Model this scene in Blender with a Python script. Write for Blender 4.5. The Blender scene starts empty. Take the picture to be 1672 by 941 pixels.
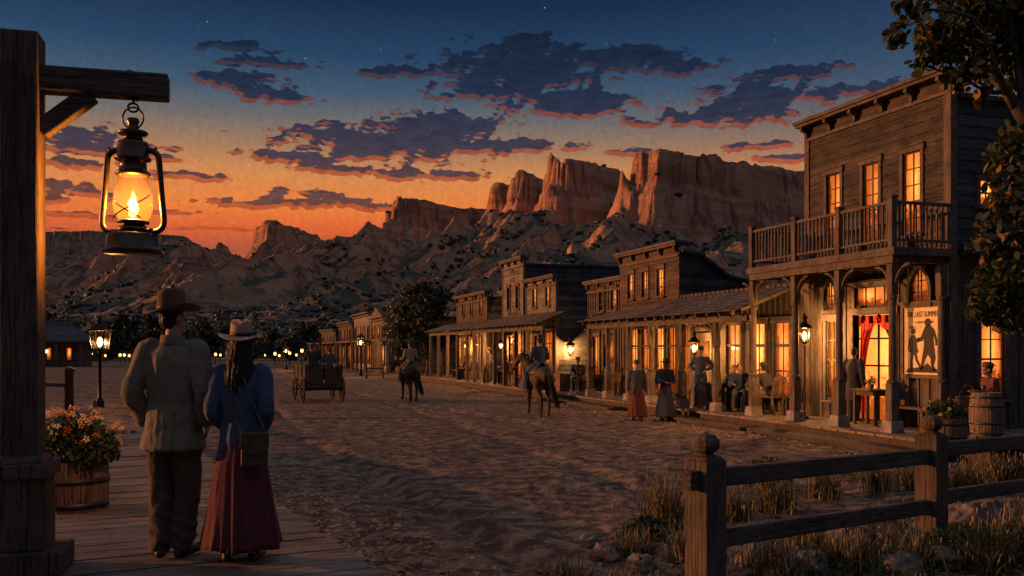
import bpy, math, random
import numpy as np
from mathutils import Vector, Matrix, noise as mnoise
PI = math.pi
R = math.radians
rng = random.Random(7)
V = Vector
scn = bpy.context.scene
col = scn.collection

# ------------------------------------------------------------------ camera frame
YAW = math.atan(496 / 1500.0)
CAM = V((0, 0, 2.0))
FW = V((math.sin(YAW), math.cos(YAW), 0))
RT = V((math.cos(YAW), -math.sin(YAW), 0))
def at(px, depth, z=0.0):
    p = FW * depth + RT * ((px - 836) / 1500.0 * depth)
    return V((p.x, p.y, z))
def zat(py, depth):
    return 2.0 + (570 - py) / 1500.0 * depth
def gp(px, py, z=0.0):
    return at(px, (2.0 - z) * 1500 / (py - 570), z)
HEAD_AWAY = -YAW            # rotation that makes local +Y point away from the camera

# ------------------------------------------------------------------ mesh builder
class MB:
    def __init__(s):
        s.v = []; s.f = []
    def add(s, vs, fs, M=None):
        n = len(s.v)
        s.v += [(M @ V(p)) if M else V(p) for p in vs]
        s.f += [tuple(i + n for i in f) for f in fs]
        return s
    def box(s, c, d, M=None, rz=0, taper=1.0):
        hx, hy, hz = d[0] / 2, d[1] / 2, d[2] / 2
        vs = [(-hx, -hy, -hz), (hx, -hy, -hz), (hx, hy, -hz), (-hx, hy, -hz),
              (-hx * taper, -hy * taper, hz), (hx * taper, -hy * taper, hz), (hx * taper, hy * taper, hz), (-hx * taper, hy * taper, hz)]
        T = Matrix.Translation(V(c)) @ Matrix.Rotation(rz, 4, 'Z')
        if M: T = M @ T
        return s.add(vs, [(3, 2, 1, 0), (4, 5, 6, 7), (0, 1, 5, 4), (1, 2, 6, 5), (2, 3, 7, 6), (3, 0, 4, 7)], T)
    def b2(s, p, q):                                    # box from two corners
        p = V(p); q = V(q)
        return s.box((p + q) / 2, [abs(q[i] - p[i]) for i in range(3)])
    def bar(s, p, q, w, h, up=(0, 0, 1)):               # square bar between two points
        p = V(p); q = V(q); t = (q - p); L = t.length; t.normalize()
        up = V(up)
        if abs(t.dot(up)) > .98: up = V((1, 0, 0))
        x = t.cross(up).normalized(); y = x.cross(t).normalized()
        M = Matrix((x, t, y)).transposed().to_4x4()
        M.translation = (p + q) / 2
        return s.box((0, 0, 0), (w, L, h), M)
    def loft(s, rings, cap=True):
        n = len(rings[0]); b = len(s.v)
        for r in rings: s.v += [V(p) for p in r]
        for i in range(len(rings) - 1):
            for j in range(n):
                k = (j + 1) % n
                s.f.append((b + i * n + j, b + i * n + k, b + (i + 1) * n + k, b + (i + 1) * n + j))
        if cap:
            s.f.append(tuple(b + j for j in reversed(range(n))))
            s.f.append(tuple(b + (len(rings) - 1) * n + j for j in range(n)))
        return s
    def tube(s, pts, rad, n=8, ref=None, ry=None, cap=True, M=None):
        pts = [V(p) for p in pts]
        if not hasattr(rad, '__len__'): rad = [rad] * len(pts)
        if ry is None: ry = rad
        elif not hasattr(ry, '__len__'): ry = [ry] * len(pts)
        rings = []; prev = None
        for i, p in enumerate(pts):
            t = (pts[min(i + 1, len(pts) - 1)] - pts[max(i - 1, 0)]).normalized()
            if ref is not None: x = V(ref) - t * V(ref).dot(t)
            elif prev is None:
                a = V((0, 0, 1)) if abs(t.z) < .9 else V((1, 0, 0))
                x = a.cross(t)
            else: x = prev - t * prev.dot(t)
            x.normalize(); prev = x
            y = t.cross(x)
            rg = [p + x * (math.cos(2 * PI * k / n) * rad[i]) + y * (math.sin(2 * PI * k / n) * ry[i]) for k in range(n)]
            rings.append([M @ q for q in rg] if M else rg)
        return s.loft(rings, cap)
    def limb(s, pts, rad, n=10, ref=None, ry=None, sub=3):   # rounded, smoothly interpolated tube for flesh and cloth
        pts = [V(p) for p in pts]; rr = list(rad); yy = list(ry) if ry else list(rad)
        P = []; A = []; B = []
        for i in range(len(pts) - 1):
            p0 = pts[max(i - 1, 0)]; p1 = pts[i]; p2 = pts[i + 1]; p3 = pts[min(i + 2, len(pts) - 1)]
            for k in range(sub):
                t = k / sub
                P.append(.5 * ((2 * p1) + (p2 - p0) * t + (2 * p0 - 5 * p1 + 4 * p2 - p3) * t * t + (3 * p1 - p0 - 3 * p2 + p3) * t ** 3))
                A.append(rr[i] + (rr[i + 1] - rr[i]) * t); B.append(yy[i] + (yy[i + 1] - yy[i]) * t)
        P.append(pts[-1]); A.append(rr[-1]); B.append(yy[-1])
        t0 = (P[0] - P[1]).normalized(); t1 = (P[-1] - P[-2]).normalized()
        P = [P[0] + t0 * A[0] * .75, P[0] + t0 * A[0] * .45] + P + [P[-1] + t1 * A[-1] * .45, P[-1] + t1 * A[-1] * .75]
        A = [A[0] * .35, A[0] * .8] + A + [A[-1] * .8, A[-1] * .35]
        B = [B[0] * .35, B[0] * .8] + B + [B[-1] * .8, B[-1] * .35]
        return s.tube(P, A, n, ref, B)
    def ell(s, c, r, M=None, nu=12, nv=8):
        rings = []
        T = Matrix.Translation(V(c))
        if M: T = M @ T
        for i in range(nv + 1):
            th = PI * (i + .02 if i == 0 else i - .02 if i == nv else i) / nv
            rings.append([T @ V((r[0] * math.sin(th) * math.cos(2 * PI * k / nu), r[1] * math.sin(th) * math.sin(2 * PI * k / nu), -r[2] * math.cos(th))) for k in range(nu)])
        return s.loft(rings)
    def lathe(s, prof, n=20, c=(0, 0, 0), cap=True, M=None, fn=None):
        c = V(c); rings = []
        for (r, z) in prof:
            rg = []
            for k in range(n):
                a = 2 * PI * k / n
                p = V((r * math.cos(a), r * math.sin(a), z))
                if fn: p = V(fn(p, a))
                p = p + c
                rg.append(M @ p if M else p)
            rings.append(rg)
        return s.loft(rings, cap)
    def prism(s, poly, axis, a, b):                     # polygon (u,v) extruded along an axis from a to b
        def mk(u, v, w):
            return (w, u, v) if axis == 'x' else (u, w, v) if axis == 'y' else (u, v, w)
        n = len(poly)
        vs = [mk(u, v, a) for u, v in poly] + [mk(u, v, b) for u, v in poly]
        fs = [tuple(range(n)), tuple(range(2 * n - 1, n - 1, -1))] + [(i, i + n, (i + 1) % n + n, (i + 1) % n) for i in range(n)]
        return s.add(vs, fs)
    def mesh(s, name):
        me = bpy.data.meshes.new(name)
        me.from_pydata([tuple(p) for p in s.v], [], s.f)
        me.update()
        return me
    def build(s, name, mat, parent=None, smooth=False, bevel=0, loc=None, off=None):
        if off is not None:
            off = V(off)
            for i in range(len(s.v)): s.v[i] = V(s.v[i]) - off
        me = s.mesh(name)
        return link(name, me, mat, parent, smooth, bevel, loc)

def link(name, me, mat, parent=None, smooth=False, bevel=0, loc=None):
    import bmesh
    bm = bmesh.new(); bm.from_mesh(me)
    bmesh.ops.recalc_face_normals(bm, faces=bm.faces)
    bm.to_mesh(me); bm.free()
    if smooth:
        me.polygons.foreach_set('use_smooth', [True] * len(me.polygons))
    me.materials.append(mat)
    o = bpy.data.objects.new(name, me); col.objects.link(o)
    if parent: o.parent = parent
    if loc is not None: o.location = loc
    if bevel:
        m = o.modifiers.new('edge', 'BEVEL'); m.width = bevel; m.segments = 2; m.limit_method = 'ANGLE'; m.angle_limit = R(40)
    return o

def tag(o, label, cat, group=None):
    o['label'] = label; o['category'] = cat
    if group: o['group'] = group
    return o
def thing(name, label, cat, loc=(0, 0, 0), rz=0, group=None):
    o = bpy.data.objects.new(name, None); col.objects.link(o)
    o.location = loc; o.rotation_euler = (0, 0, rz); o.empty_display_size = .2
    return tag(o, label, cat, group)
def kind(o, k='structure'):
    o['kind'] = k; return o
def kids(o): return [x for x in col.objects if x.parent == o]
def dup(src, loc, rz=None, label=None, group=None, scale=None):
    def cp(o, par):
        c = o.copy(); col.objects.link(c)
        if par: c.parent = par
        for ch in list(o.children): cp(ch, c)
        return c
    c = cp(src, None)
    c.location = loc
    if rz is not None: c.rotation_euler = (0, 0, rz)
    if label: c['label'] = label
    if group: c['group'] = group
    if scale: c.scale = (scale,) * 3 if not hasattr(scale, '__len__') else scale
    return c

TMP = bpy.data.scenes.new('workbench')
def remesh(mb, vox, smooth_it=2, fn=None):              # one continuous skin from overlapping closed shapes
    me = mb.mesh('tmp')
    import bmesh
    bm = bmesh.new(); bm.from_mesh(me); bmesh.ops.recalc_face_normals(bm, faces=bm.faces); bm.to_mesh(me); bm.free()
    o = bpy.data.objects.new('tmp', me); TMP.collection.objects.link(o)
    m = o.modifiers.new('r', 'REMESH'); m.mode = 'VOXEL'; m.voxel_size = vox
    if smooth_it:
        k = o.modifiers.new('s', 'SMOOTH'); k.factor = .5; k.iterations = smooth_it
    with bpy.context.temp_override(scene=TMP, view_layer=TMP.view_layers[0]):
        dg = bpy.context.evaluated_depsgraph_get()
        nm = bpy.data.meshes.new_from_object(o.evaluated_get(dg))
    bpy.data.objects.remove(o); bpy.data.meshes.remove(me)
    if fn:
        nv = len(nm.vertices); a = np.empty(nv * 3, np.float32); b = np.empty(nv * 3, np.float32)
        nm.vertices.foreach_get('co', a); nm.vertices.foreach_get('normal', b)
        a = a.reshape(-1, 3).tolist(); b = b.reshape(-1, 3).tolist()
        out = [fn(V(p), V(q)) for p, q in zip(a, b)]
        nm.vertices.foreach_set('co', np.array([tuple(p) for p in out], np.float32).ravel()); nm.update()
    return nm
def append_mesh(me, mb):                                # loose shapes added to a remeshed body
    import bmesh
    bm = bmesh.new(); bm.from_mesh(me)
    t = mb.mesh('t'); bm.from_mesh(t); bpy.data.meshes.remove(t)
    bm.to_mesh(me); bm.free(); return me

# ------------------------------------------------------------------ numpy noise
def _h(ix, iy, s):
    n = (ix.astype(np.int64) * 374761393 + iy.astype(np.int64) * 668265263 + s * 1442695041) & 0xffffffff
    n = ((n ^ (n >> 13)) * 1274126177) & 0xffffffff
    n = (n ^ (n >> 16)) & 0xffffff
    return n / float(0xffffff)
def vn(x, y, s=0):
    ix = np.floor(x); iy = np.floor(y); fx = x - ix; fy = y - iy
    fx = fx * fx * fx * (fx * (fx * 6 - 15) + 10); fy = fy * fy * fy * (fy * (fy * 6 - 15) + 10)
    a = _h(ix, iy, s); b = _h(ix + 1, iy, s); c = _h(ix, iy + 1, s); d = _h(ix + 1, iy + 1, s)
    return (a + (b - a) * fx) * (1 - fy) + (c + (d - c) * fx) * fy
def fbm(x, y, s=0, o=4, g=.5):
    t = 0; a = 1; n = 0
    for i in range(o):
        t = t + a * vn(x, y, s + i * 17); n += a; a *= g; x = x * 2.03 + 5.1; y = y * 2.03 + 1.7
    return t / n
def ridged(x, y, s=0, o=4, g=.5):
    t = 0; a = 1; n = 0
    for i in range(o):
        t = t + a * (1 - np.abs(2 * vn(x, y, s + i * 17) - 1)); n += a; a *= g; x = x * 2.03 + 5.1; y = y * 2.03 + 1.7
    return t / n
def sstep(a, b, x):
    t = np.clip((x - a) / (b - a), 0, 1); return t * t * (3 - 2 * t)
def grid_mesh(name, X, Y, Z):
    nr, nc = X.shape
    me = bpy.data.meshes.new(name)
    me.vertices.add(nr * nc)
    me.vertices.foreach_set('co', np.stack([X, Y, Z], -1).astype(np.float32).ravel())
    i = np.arange((nr - 1) * nc).reshape(nr - 1, nc)[:, :-1]
    q = np.stack([i, i + 1, i + nc + 1, i + nc], -1).reshape(-1, 4).astype(np.int32)
    nf = len(q)
    me.loops.add(nf * 4); me.loops.foreach_set('vertex_index', q.ravel())
    me.polygons.add(nf); me.polygons.foreach_set('loop_start', np.arange(0, nf * 4, 4, dtype=np.int32))
    me.polygons.foreach_set('use_smooth', np.ones(nf, dtype=bool))
    me.update(calc_edges=True)
    return me
# ------------------------------------------------------------------ materials
class NT:
    def __init__(s, name, world=None):
        if world:
            s.m = world; s.t = world.node_tree
        else:
            s.m = bpy.data.materials.new(name); s.m.use_nodes = True; s.t = s.m.node_tree
        s.t.nodes.clear()
    def n(s, typ, ins=None, **kw):
        x = s.t.nodes.new(typ)
        for k, v in kw.items(): setattr(x, k, v)
        for k, v in (ins or {}).items():
            if hasattr(v, 'is_output') or isinstance(v, bpy.types.NodeSocket): s.t.links.new(v, x.inputs[k])
            else: x.inputs[k].default_value = v
        return x
    def math(s, op, a, b=None, c=None, clamp=False):
        x = s.t.nodes.new('ShaderNodeMath'); x.operation = op; x.use_clamp = clamp
        for i, v in enumerate((a, b, c)):
            if v is None: continue
            if isinstance(v, bpy.types.NodeSocket): s.t.links.new(v, x.inputs[i])
            else: x.inputs[i].default_value = v
        return x.outputs[0]
    def mix(s, f, a, b, blend='MIX'):
        x = s.t.nodes.new('ShaderNodeMix'); x.data_type = 'RGBA'; x.blend_type = blend
        for i, v in ((0, f), (6, a), (7, b)):
            if isinstance(v, bpy.types.NodeSocket): s.t.links.new(v, x.inputs[i])
            else: x.inputs[i].default_value = v if i == 0 else (tuple(v) + (1,))[:4]
        return x.outputs[2]
    def ramp(s, f, stops, interp='LINEAR'):
        x = s.t.nodes.new('ShaderNodeValToRGB'); s.t.links.new(f, x.inputs[0])
        x.color_ramp.interpolation = interp
        e = x.color_ramp.elements
        while len(e) < len(stops): e.new(.5)
        for el, (p, c) in zip(e, stops):
            el.position = p; el.color = (tuple(c) + (1,))[:4] if hasattr(c, '__len__') else (c, c, c, 1)
        return x.outputs[0]
    def noise(s, vec, scale, detail=4, rough=.55, dist=0, col=False):
        x = s.n('ShaderNodeTexNoise', {'Scale': scale, 'Detail': detail, 'Roughness': rough, 'Distortion': dist})
        if vec is not None: s.t.links.new(vec, x.inputs['Vector'])
        return x.outputs['Color' if col else 'Fac']
    def obj(s): return s.n('ShaderNodeTexCoord').outputs['Object']
    def geo(s): return s.n('ShaderNodeNewGeometry').outputs['Position']
    def mapv(s, vec, scale=(1, 1, 1), loc=(0, 0, 0), rot=(0, 0, 0)):
        return s.n('ShaderNodeMapping', {'Vector': vec, 'Scale': scale, 'Location': loc, 'Rotation': rot}).outputs[0]
    def sep(s, vec): return s.n('ShaderNodeSeparateXYZ', {0: vec}).outputs
    def bump(s, h, strength=.5, dist=.02):
        return s.n('ShaderNodeBump', {'Height': h, 'Strength': strength, 'Distance': dist}).outputs[0]
    def done(s, colr, rough=.8, normal=None, metal=0, spec=.3, **kw):
        b = s.n('ShaderNodeBsdfPrincipled')
        def st(k, v):
            if isinstance(v, bpy.types.NodeSocket): s.t.links.new(v, b.inputs[k])
            else: b.inputs[k].default_value = (tuple(v) + (1,))[:4] if hasattr(v, '__len__') else v
        st('Base Color', colr); st('Roughness', rough); st('Metallic', metal); st('Specular IOR Level', spec)
        if normal is not None: st('Normal', normal)
        for k, v in kw.items(): st(k, v)
        s.t.links.new(b.outputs[0], s.n('ShaderNodeOutputMaterial').inputs[0])
        return s.m

def wood(name, c1, c2, grain=(1.2, 1.2, 14), board=None, rough=.82, bump=.6, seed=0, dirt=.5):
    t = NT(name); p = t.obj()
    info = t.n('ShaderNodeObjectInfo').outputs['Random']
    shift = t.n('ShaderNodeVectorMath', {0: p, 1: t.n('ShaderNodeCombineXYZ', {0: t.math('MULTIPLY', info, 9.0), 1: 0.0, 2: seed * 1.3}).outputs[0]}, operation='ADD').outputs[0]
    g = t.noise(t.mapv(shift, grain), 2.2, 6, .65, .6)
    big = t.noise(shift, 1.7, 3, .6)
    c = t.mix(t.ramp(g, [(.3, 0), (.7, 1)]), c1, c2)
    c = t.mix(t.math('MULTIPLY', t.ramp(big, [(.42, 0), (.62, 1)]), dirt), c, tuple(x * .45 for x in c1))
    knots = t.ramp(g, [(.36, 1), (.42, 0)])
    c = t.mix(t.math('MULTIPLY', knots, .75), c, tuple(x * .25 for x in c1))
    ck = t.noise(t.mapv(shift, tuple(x * .55 if x > 3 else x * .45 for x in grain)), 3.0, 3, .5, .3)
    crack = t.ramp(ck, [(.482, 0), (.497, 1), (.503, 1), (.518, 0)] if max(grain) / min(grain) > 2.9 else [(0, 0), (1, 0)])
    c = t.mix(t.math('MULTIPLY', crack, .85), c, tuple(x * .12 for x in c1))
    grey = t.ramp(t.noise(shift, 3.1, 4, .6), [(.48, 0), (.68, .45)])
    c = t.mix(grey, c, tuple(sum(c2) / 3 * k for k in (.95, .93, .9)))
    g = t.math('SUBTRACT', g, t.math('MULTIPLY', crack, .5))
    if board:
        ax, size = board
        q = t.math('FLOOR', t.math('DIVIDE', t.sep(p)[ax], size))
        w = t.n('ShaderNodeTexWhiteNoise', {'W': q}, noise_dimensions='1D').outputs['Value']
        c = t.mix(1.0, c, t.ramp(w, [(0, .5), (1, 1.25)]), 'MULTIPLY')
    return t.done(c, rough, t.bump(g, bump, .02), spec=.25)

def plain(name, c, rough=.7, metal=0, var=.35, scale=9, bump=.25, spec=.3):
    t = NT(name); p = t.obj()
    n = t.noise(p, scale, 5, .6)
    cc = t.mix(t.ramp(n, [(.3, 0), (.7, 1)]), tuple(x * (1 - var) for x in c), tuple(min(1, x * (1 + var)) for x in c))
    return t.done(cc, rough, t.bump(n, bump, .01), metal=metal, spec=spec)

def cloth(name, c, weave=160, folds=7, fs=(1, 1, .25), bump=.6, var=.3, rough=.9):
    t = NT(name); p = t.obj()
    w = t.noise(p, weave, 2, .5)
    f = t.noise(t.mapv(p, fs), folds, 3, .5, .8)
    m = t.noise(p, 22, 4, .65)
    h = t.math('ADD', t.math('MULTIPLY', f, 1.0), t.math('MULTIPLY', w, .06))
    cc = t.mix(t.ramp(m, [(.3, 0), (.7, 1)]), tuple(x * (1 - var) for x in c), tuple(x * (1 + var) for x in c))
    cc = t.mix(t.math('MULTIPLY', t.ramp(w, [(.35, 0), (.65, 1)]), .35), cc, tuple(x * 1.6 for x in c))
    return t.done(cc, rough, t.bump(h, bump, .03), spec=.15, **{'Sheen Weight': .04})

def glow(name, c, strength, pattern=2.2, lo=.25):       # lit window panes: warm light broken by whatever stands and hangs inside
    t = NT(name); p = t.obj()
    rnd = t.n('ShaderNodeObjectInfo').outputs['Random']
    gen = t.sep(t.n('ShaderNodeTexCoord').outputs['Generated'])
    nx = t.math('GREATER_THAN', t.math('ABSOLUTE', t.sep(t.n('ShaderNodeNewGeometry').outputs['True Normal'])[0]), .5)
    u = t.math('ADD', t.math('MULTIPLY', nx, gen[1]), t.math('MULTIPLY', t.math('SUBTRACT', 1.0, nx), gen[0])); z = gen[2]
    ps = t.n('ShaderNodeVectorMath', {0: p, 1: t.n('ShaderNodeCombineXYZ', {0: t.math('MULTIPLY', rnd, 37.0), 1: 0.0, 2: t.math('MULTIPLY', rnd, 11.0)}).outputs[0]}, operation='ADD').outputs[0]
    n1 = t.noise(t.mapv(ps, (1, 1, .6)), pattern, 3, .6, .6)
    n2 = t.noise(ps, 7, 4, .65, .4)
    # drawn drapes at the sides, people and furniture low down, a lamp somewhere in the room
    side = t.math('SUBTRACT', t.math('ABSOLUTE', t.math('SUBTRACT', u, .5)), t.math('MULTIPLY', t.math('SUBTRACT', n1, .5), .55))
    drape = t.ramp(t.math('ADD', side, t.math('MULTIPLY', t.math('SUBTRACT', rnd, .5), .22)), [(.31, 1), (.39, .42)])
    low = t.ramp(t.math('ADD', z, t.math('MULTIPLY', t.math('SUBTRACT', n2, .5), 1.1)), [(.22, .38), (.34, 1)])
    lx = t.math('SUBTRACT', u, t.math('ADD', .2, t.math('MULTIPLY', rnd, .6))); lz = t.math('SUBTRACT', z, .62)
    lamp = t.ramp(t.math('ADD', t.math('MULTIPLY', lx, lx), t.math('MULTIPLY', lz, lz)), [(0, 1.7), (.10, 1.0), (.5, .72)])
    a = t.math('MULTIPLY', t.math('MULTIPLY', drape, low), t.math('MULTIPLY', lamp, t.ramp(n2, [(.32, .8), (.5, 1)])))
    a = t.math('MULTIPLY', a, t.math('ADD', .38, t.math('MULTIPLY', t.n('ShaderNodeTexWhiteNoise', {'W': rnd}, noise_dimensions='1D').outputs[0], .85)))
    cc = t.mix(t.math('MULTIPLY', a, .75, clamp=True), (c[0], c[1] * .5, c[2] * .35), (c[0], c[1] * 1.3, c[2] * 1.7))
    e = t.n('ShaderNodeEmission', {'Color': cc, 'Strength': t.math('MULTIPLY', a, strength)})
    gl = t.n('ShaderNodeBsdfGlossy', {'Roughness': .08, 'Color': (.6, .6, .6, 1)})
    mx = t.n('ShaderNodeMixShader', {0: .06, 1: e.outputs[0], 2: gl.outputs[0]})
    t.t.links.new(mx.outputs[0], t.n('ShaderNodeOutputMaterial').inputs[0])
    return t.m
def emit(name, c, s, clear=False):
    t = NT(name)
    e = t.n('ShaderNodeEmission', {'Color': tuple(c) + (1,), 'Strength': s})
    if clear: e = t.n('ShaderNodeAddShader', {0: e.outputs[0], 1: t.n('ShaderNodeBsdfTransparent').outputs[0]})   # a flame casts no shadow of its own
    t.t.links.new(e.outputs[0], t.n('ShaderNodeOutputMaterial').inputs[0])
    return t.m
def thin_glass(name, tint=(1, .9, .75), refl=.08, haze=.0):
    t = NT(name)
    tr = t.n('ShaderNodeBsdfTransparent', {'Color': tuple(tint) + (1,)})
    gl = t.n('ShaderNodeBsdfGlossy', {'Roughness': .05})
    lw = t.n('ShaderNodeLayerWeight', {'Blend': .35})
    f = t.math('MULTIPLY', lw.outputs['Facing'], .55)
    mx = t.n('ShaderNodeMixShader', {0: t.math('ADD', f, refl, clamp=True), 1: tr.outputs[0], 2: gl.outputs[0]})
    out = mx.outputs[0]
    if haze:
        tl = t.n('ShaderNodeBsdfTranslucent', {'Color': (1, .75, .45, 1)})
        out = t.n('ShaderNodeMixShader', {0: haze, 1: out, 2: tl.outputs[0]}).outputs[0]
    t.t.links.new(out, t.n('ShaderNodeOutputMaterial').inputs[0])
    return t.m
def leafmat(name, c1, c2, c3, f3=.12):
    t = NT(name)
    w = t.n('ShaderNodeNewGeometry').outputs['Random Per Island']
    big = t.noise(t.obj(), 1.1, 2)
    c = t.mix(w, c1, c2)
    c = t.mix(t.math('MULTIPLY', t.ramp(t.n('ShaderNodeTexWhiteNoise', {'W': w}, noise_dimensions='1D').outputs[0], [(1 - f3, 0), (1 - f3 + .02, 1)]), t.ramp(big, [(.4, .4), (.6, 1)])), c, c3)
    b = t.n('ShaderNodeBsdfPrincipled', {'Base Color': c, 'Roughness': .55, 'Specular IOR Level': .3})
    tl = t.n('ShaderNodeBsdfTranslucent', {'Color': c})
    mx = t.n('ShaderNodeMixShader', {0: .25, 1: b.outputs[0], 2: tl.outputs[0]})
    t.t.links.new(mx.outputs[0], t.n('ShaderNodeOutputMaterial').inputs[0])
    return t.m

M = {}
H14 = (1.0, 1.0, 13)      # grain runs level on walls
VG = (13, 13, .8)         # grain runs upright
M['post'] = wood('weathered_post', (.055, .036, .024), (.13, .085, .055), (16, 16, .7), bump=1.0)
M['beam'] = wood('weathered_beam', (.055, .036, .024), (.13, .085, .055), (1.0, 16, 16), bump=1.0)
M['deck'] = wood('boardwalk_planks', (.13, .085, .055), (.27, .18, .12), (.8, 12, 12), bump=.9, dirt=.55)
M['deck_far'] = wood('porch_planks', (.16, .11, .07), (.32, .22, .145), (10, .8, 10), bump=.7)
M['siding_dark'] = wood('dark_siding', (.045, .032, .024), (.115, .08, .058), H14, (2, .24), bump=.7)
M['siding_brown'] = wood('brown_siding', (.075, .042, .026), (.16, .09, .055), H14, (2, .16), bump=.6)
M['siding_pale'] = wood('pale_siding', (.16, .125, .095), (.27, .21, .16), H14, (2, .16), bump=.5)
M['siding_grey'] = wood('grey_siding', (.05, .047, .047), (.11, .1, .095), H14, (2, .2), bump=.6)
M['board_up'] = wood('upright_boards', (.06, .042, .03), (.14, .10, .07), VG, bump=.7)
M['trim'] = wood('timber_trim', (.07, .05, .036), (.15, .105, .075), (5, 5, 5), bump=.6)
M['trim_up'] = wood('timber_posts', (.08, .056, .04), (.17, .12, .085), VG, bump=.6)
M['roof'] = wood('shingle_roof', (.045, .042, .042), (.11, .095, .085), (1.2, 14, 2), (1, .21), bump=.9)
M['roof_far'] = wood('plank_roof', (.05, .045, .043), (.12, .1, .09), (1.2, 14, 2), (1, .3), bump=.9)
M['wagon'] = wood('wagon_boards', (.03, .02, .013), (.08, .05, .03), (6, 6, 1.5), bump=.5)
M['stool'] = wood('old_furniture', (.06, .035, .02), (.16, .09, .05), (6, 6, 3), bump=.4)
M['stave'] = wood('barrel_staves', (.10, .06, .035), (.24, .15, .09), (14, 14, .8), bump=.8)
M['hoop'] = plain('hoop_iron', (.06, .055, .055), .5, .8)
M['iron'] = plain('black_iron', (.02, .018, .016), .42, .85, bump=.15)
M['brass'] = plain('aged_metal', (.06, .042, .026), .33, .9, bump=.12)
M['stone'] = plain('plinth_stone', (.22, .18, .15), .9, 0, .4, 6, .8)
M['win'] = glow('lit_window', (1.0, .265, .034), 1.65)
M['win_dim'] = glow('dim_window', (1.0, .25, .035), .9, 3.0, .1)
M['win_dark'] = glow('dark_window', (.5, .2, .06), .12, 3.0, .1)
M['hot'] = emit('flame', (1, .55, .17), 7, True)
M['mantle'] = emit('lamp_glow', (1, .52, .14), 5)
M['far_lamp'] = emit('far_lamp_glow', (1, .5, .14), 3.5)
M['glass'] = thin_glass('lamp_glass')
M['globe'] = thin_glass('lantern_globe', (1, .80, .5), .04, .003)
M['leaf_near'] = leafmat('cottonwood_leaves', (.018, .03, .014), (.04, .055, .02), (.22, .12, .03), .16)
M['leaf_tree'] = leafmat('dark_tree_leaves', (.014, .026, .014), (.035, .05, .022), (.2, .11, .03), .07)
M['leaf_bush'] = leafmat('planter_leaves', (.02, .04, .016), (.05, .075, .025), (.16, .12, .03), .12)
M['petal_o'] = plain('orange_petals', (.62, .34, .10), .6)
M['petal_r'] = plain('red_petals', (.6, .07, .04), .6)
M['bark'] = wood('bark', (.04, .03, .022), (.11, .08, .06), (9, 9, 1.2), bump=1.0)
M['grass'] = leafmat('grass_blades', (.06, .065, .03), (.16, .135, .06), (.42, .28, .10), .3)
M['rock'] = plain('field_rock', (.13, .098, .075), .9, 0, .55, 5, 1.0)
M['litter'] = leafmat('dry_litter', (.16, .115, .07), (.34, .23, .13), (.5, .31, .14), .25)
M['skin'] = plain('skin', (.30, .17, .11), .6, 0, .12, 20, .08)
M['hair'] = cloth('dark_hair', (.018, .013, .01), 90, 40, (1, 1, .12), 1.0, .4, .5)
M['felt_brown'] = cloth('brown_felt', (.10, .062, .036), 120, 5, bump=.2)
M['felt_tan'] = cloth('tan_felt', (.24, .17, .105), 120, 5, bump=.2)
M['band'] = plain('dark_band', (.018, .013, .01), .6)
M['tweed'] = cloth('olive_tweed', (.135, .116, .076), 220, 5, bump=.7, var=.35)
M['denim'] = cloth('blue_jacket', (.045, .062, .095), 200, 6, bump=.7)
M['brown_trs'] = cloth('brown_trousers', (.062, .042, .027), 180, 7, (1, 1, .5), .8)
M['maroon'] = cloth('maroon_skirt', (.085, .021, .023), 160, 9, (1, 1, .12), .5)
M['leather'] = plain('worn_leather', (.055, .034, .02), .55, 0, .4, 14, .3)
M['boot'] = plain('boot_leather', (.03, .02, .014), .5, 0, .4, 14, .3)
M['dark_cloth'] = cloth('dark_cloth', (.03, .03, .036), 160, 7)
M['navy'] = cloth('navy_cloth', (.03, .045, .08), 160, 7)
M['blue_shirt'] = cloth('blue_shirt', (.038, .06, .09), 160, 7)
M['slate'] = cloth('slate_cloth', (.05, .052, .058), 160, 7)
M['buff'] = cloth('buff_cloth', (.19, .145, .095), 160, 8, (1, 1, .2))
M['rust'] = cloth('rust_cloth', (.11, .04, .027), 160, 8, (1, 1, .2))
M['olive'] = cloth('olive_cloth', (.085, .075, .05), 160, 7)
M['horse_a'] = plain('bay_coat', (.04, .021, .012), .72, 0, .45, 9, .25)
M['horse_b'] = plain('dark_bay_coat', (.03, .018, .012), .72, 0, .45, 9, .25)
M['mane'] = cloth('mane_hair', (.014, .011, .009), 90, 30, (1, 1, .15), .8)
M['curtain'] = cloth('red_curtain', (.42, .035, .022), 120, 9, (1, 1, .15), .6)
M['petal_c'] = plain('cream_petals', (.62, .48, .22), .6)
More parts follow.
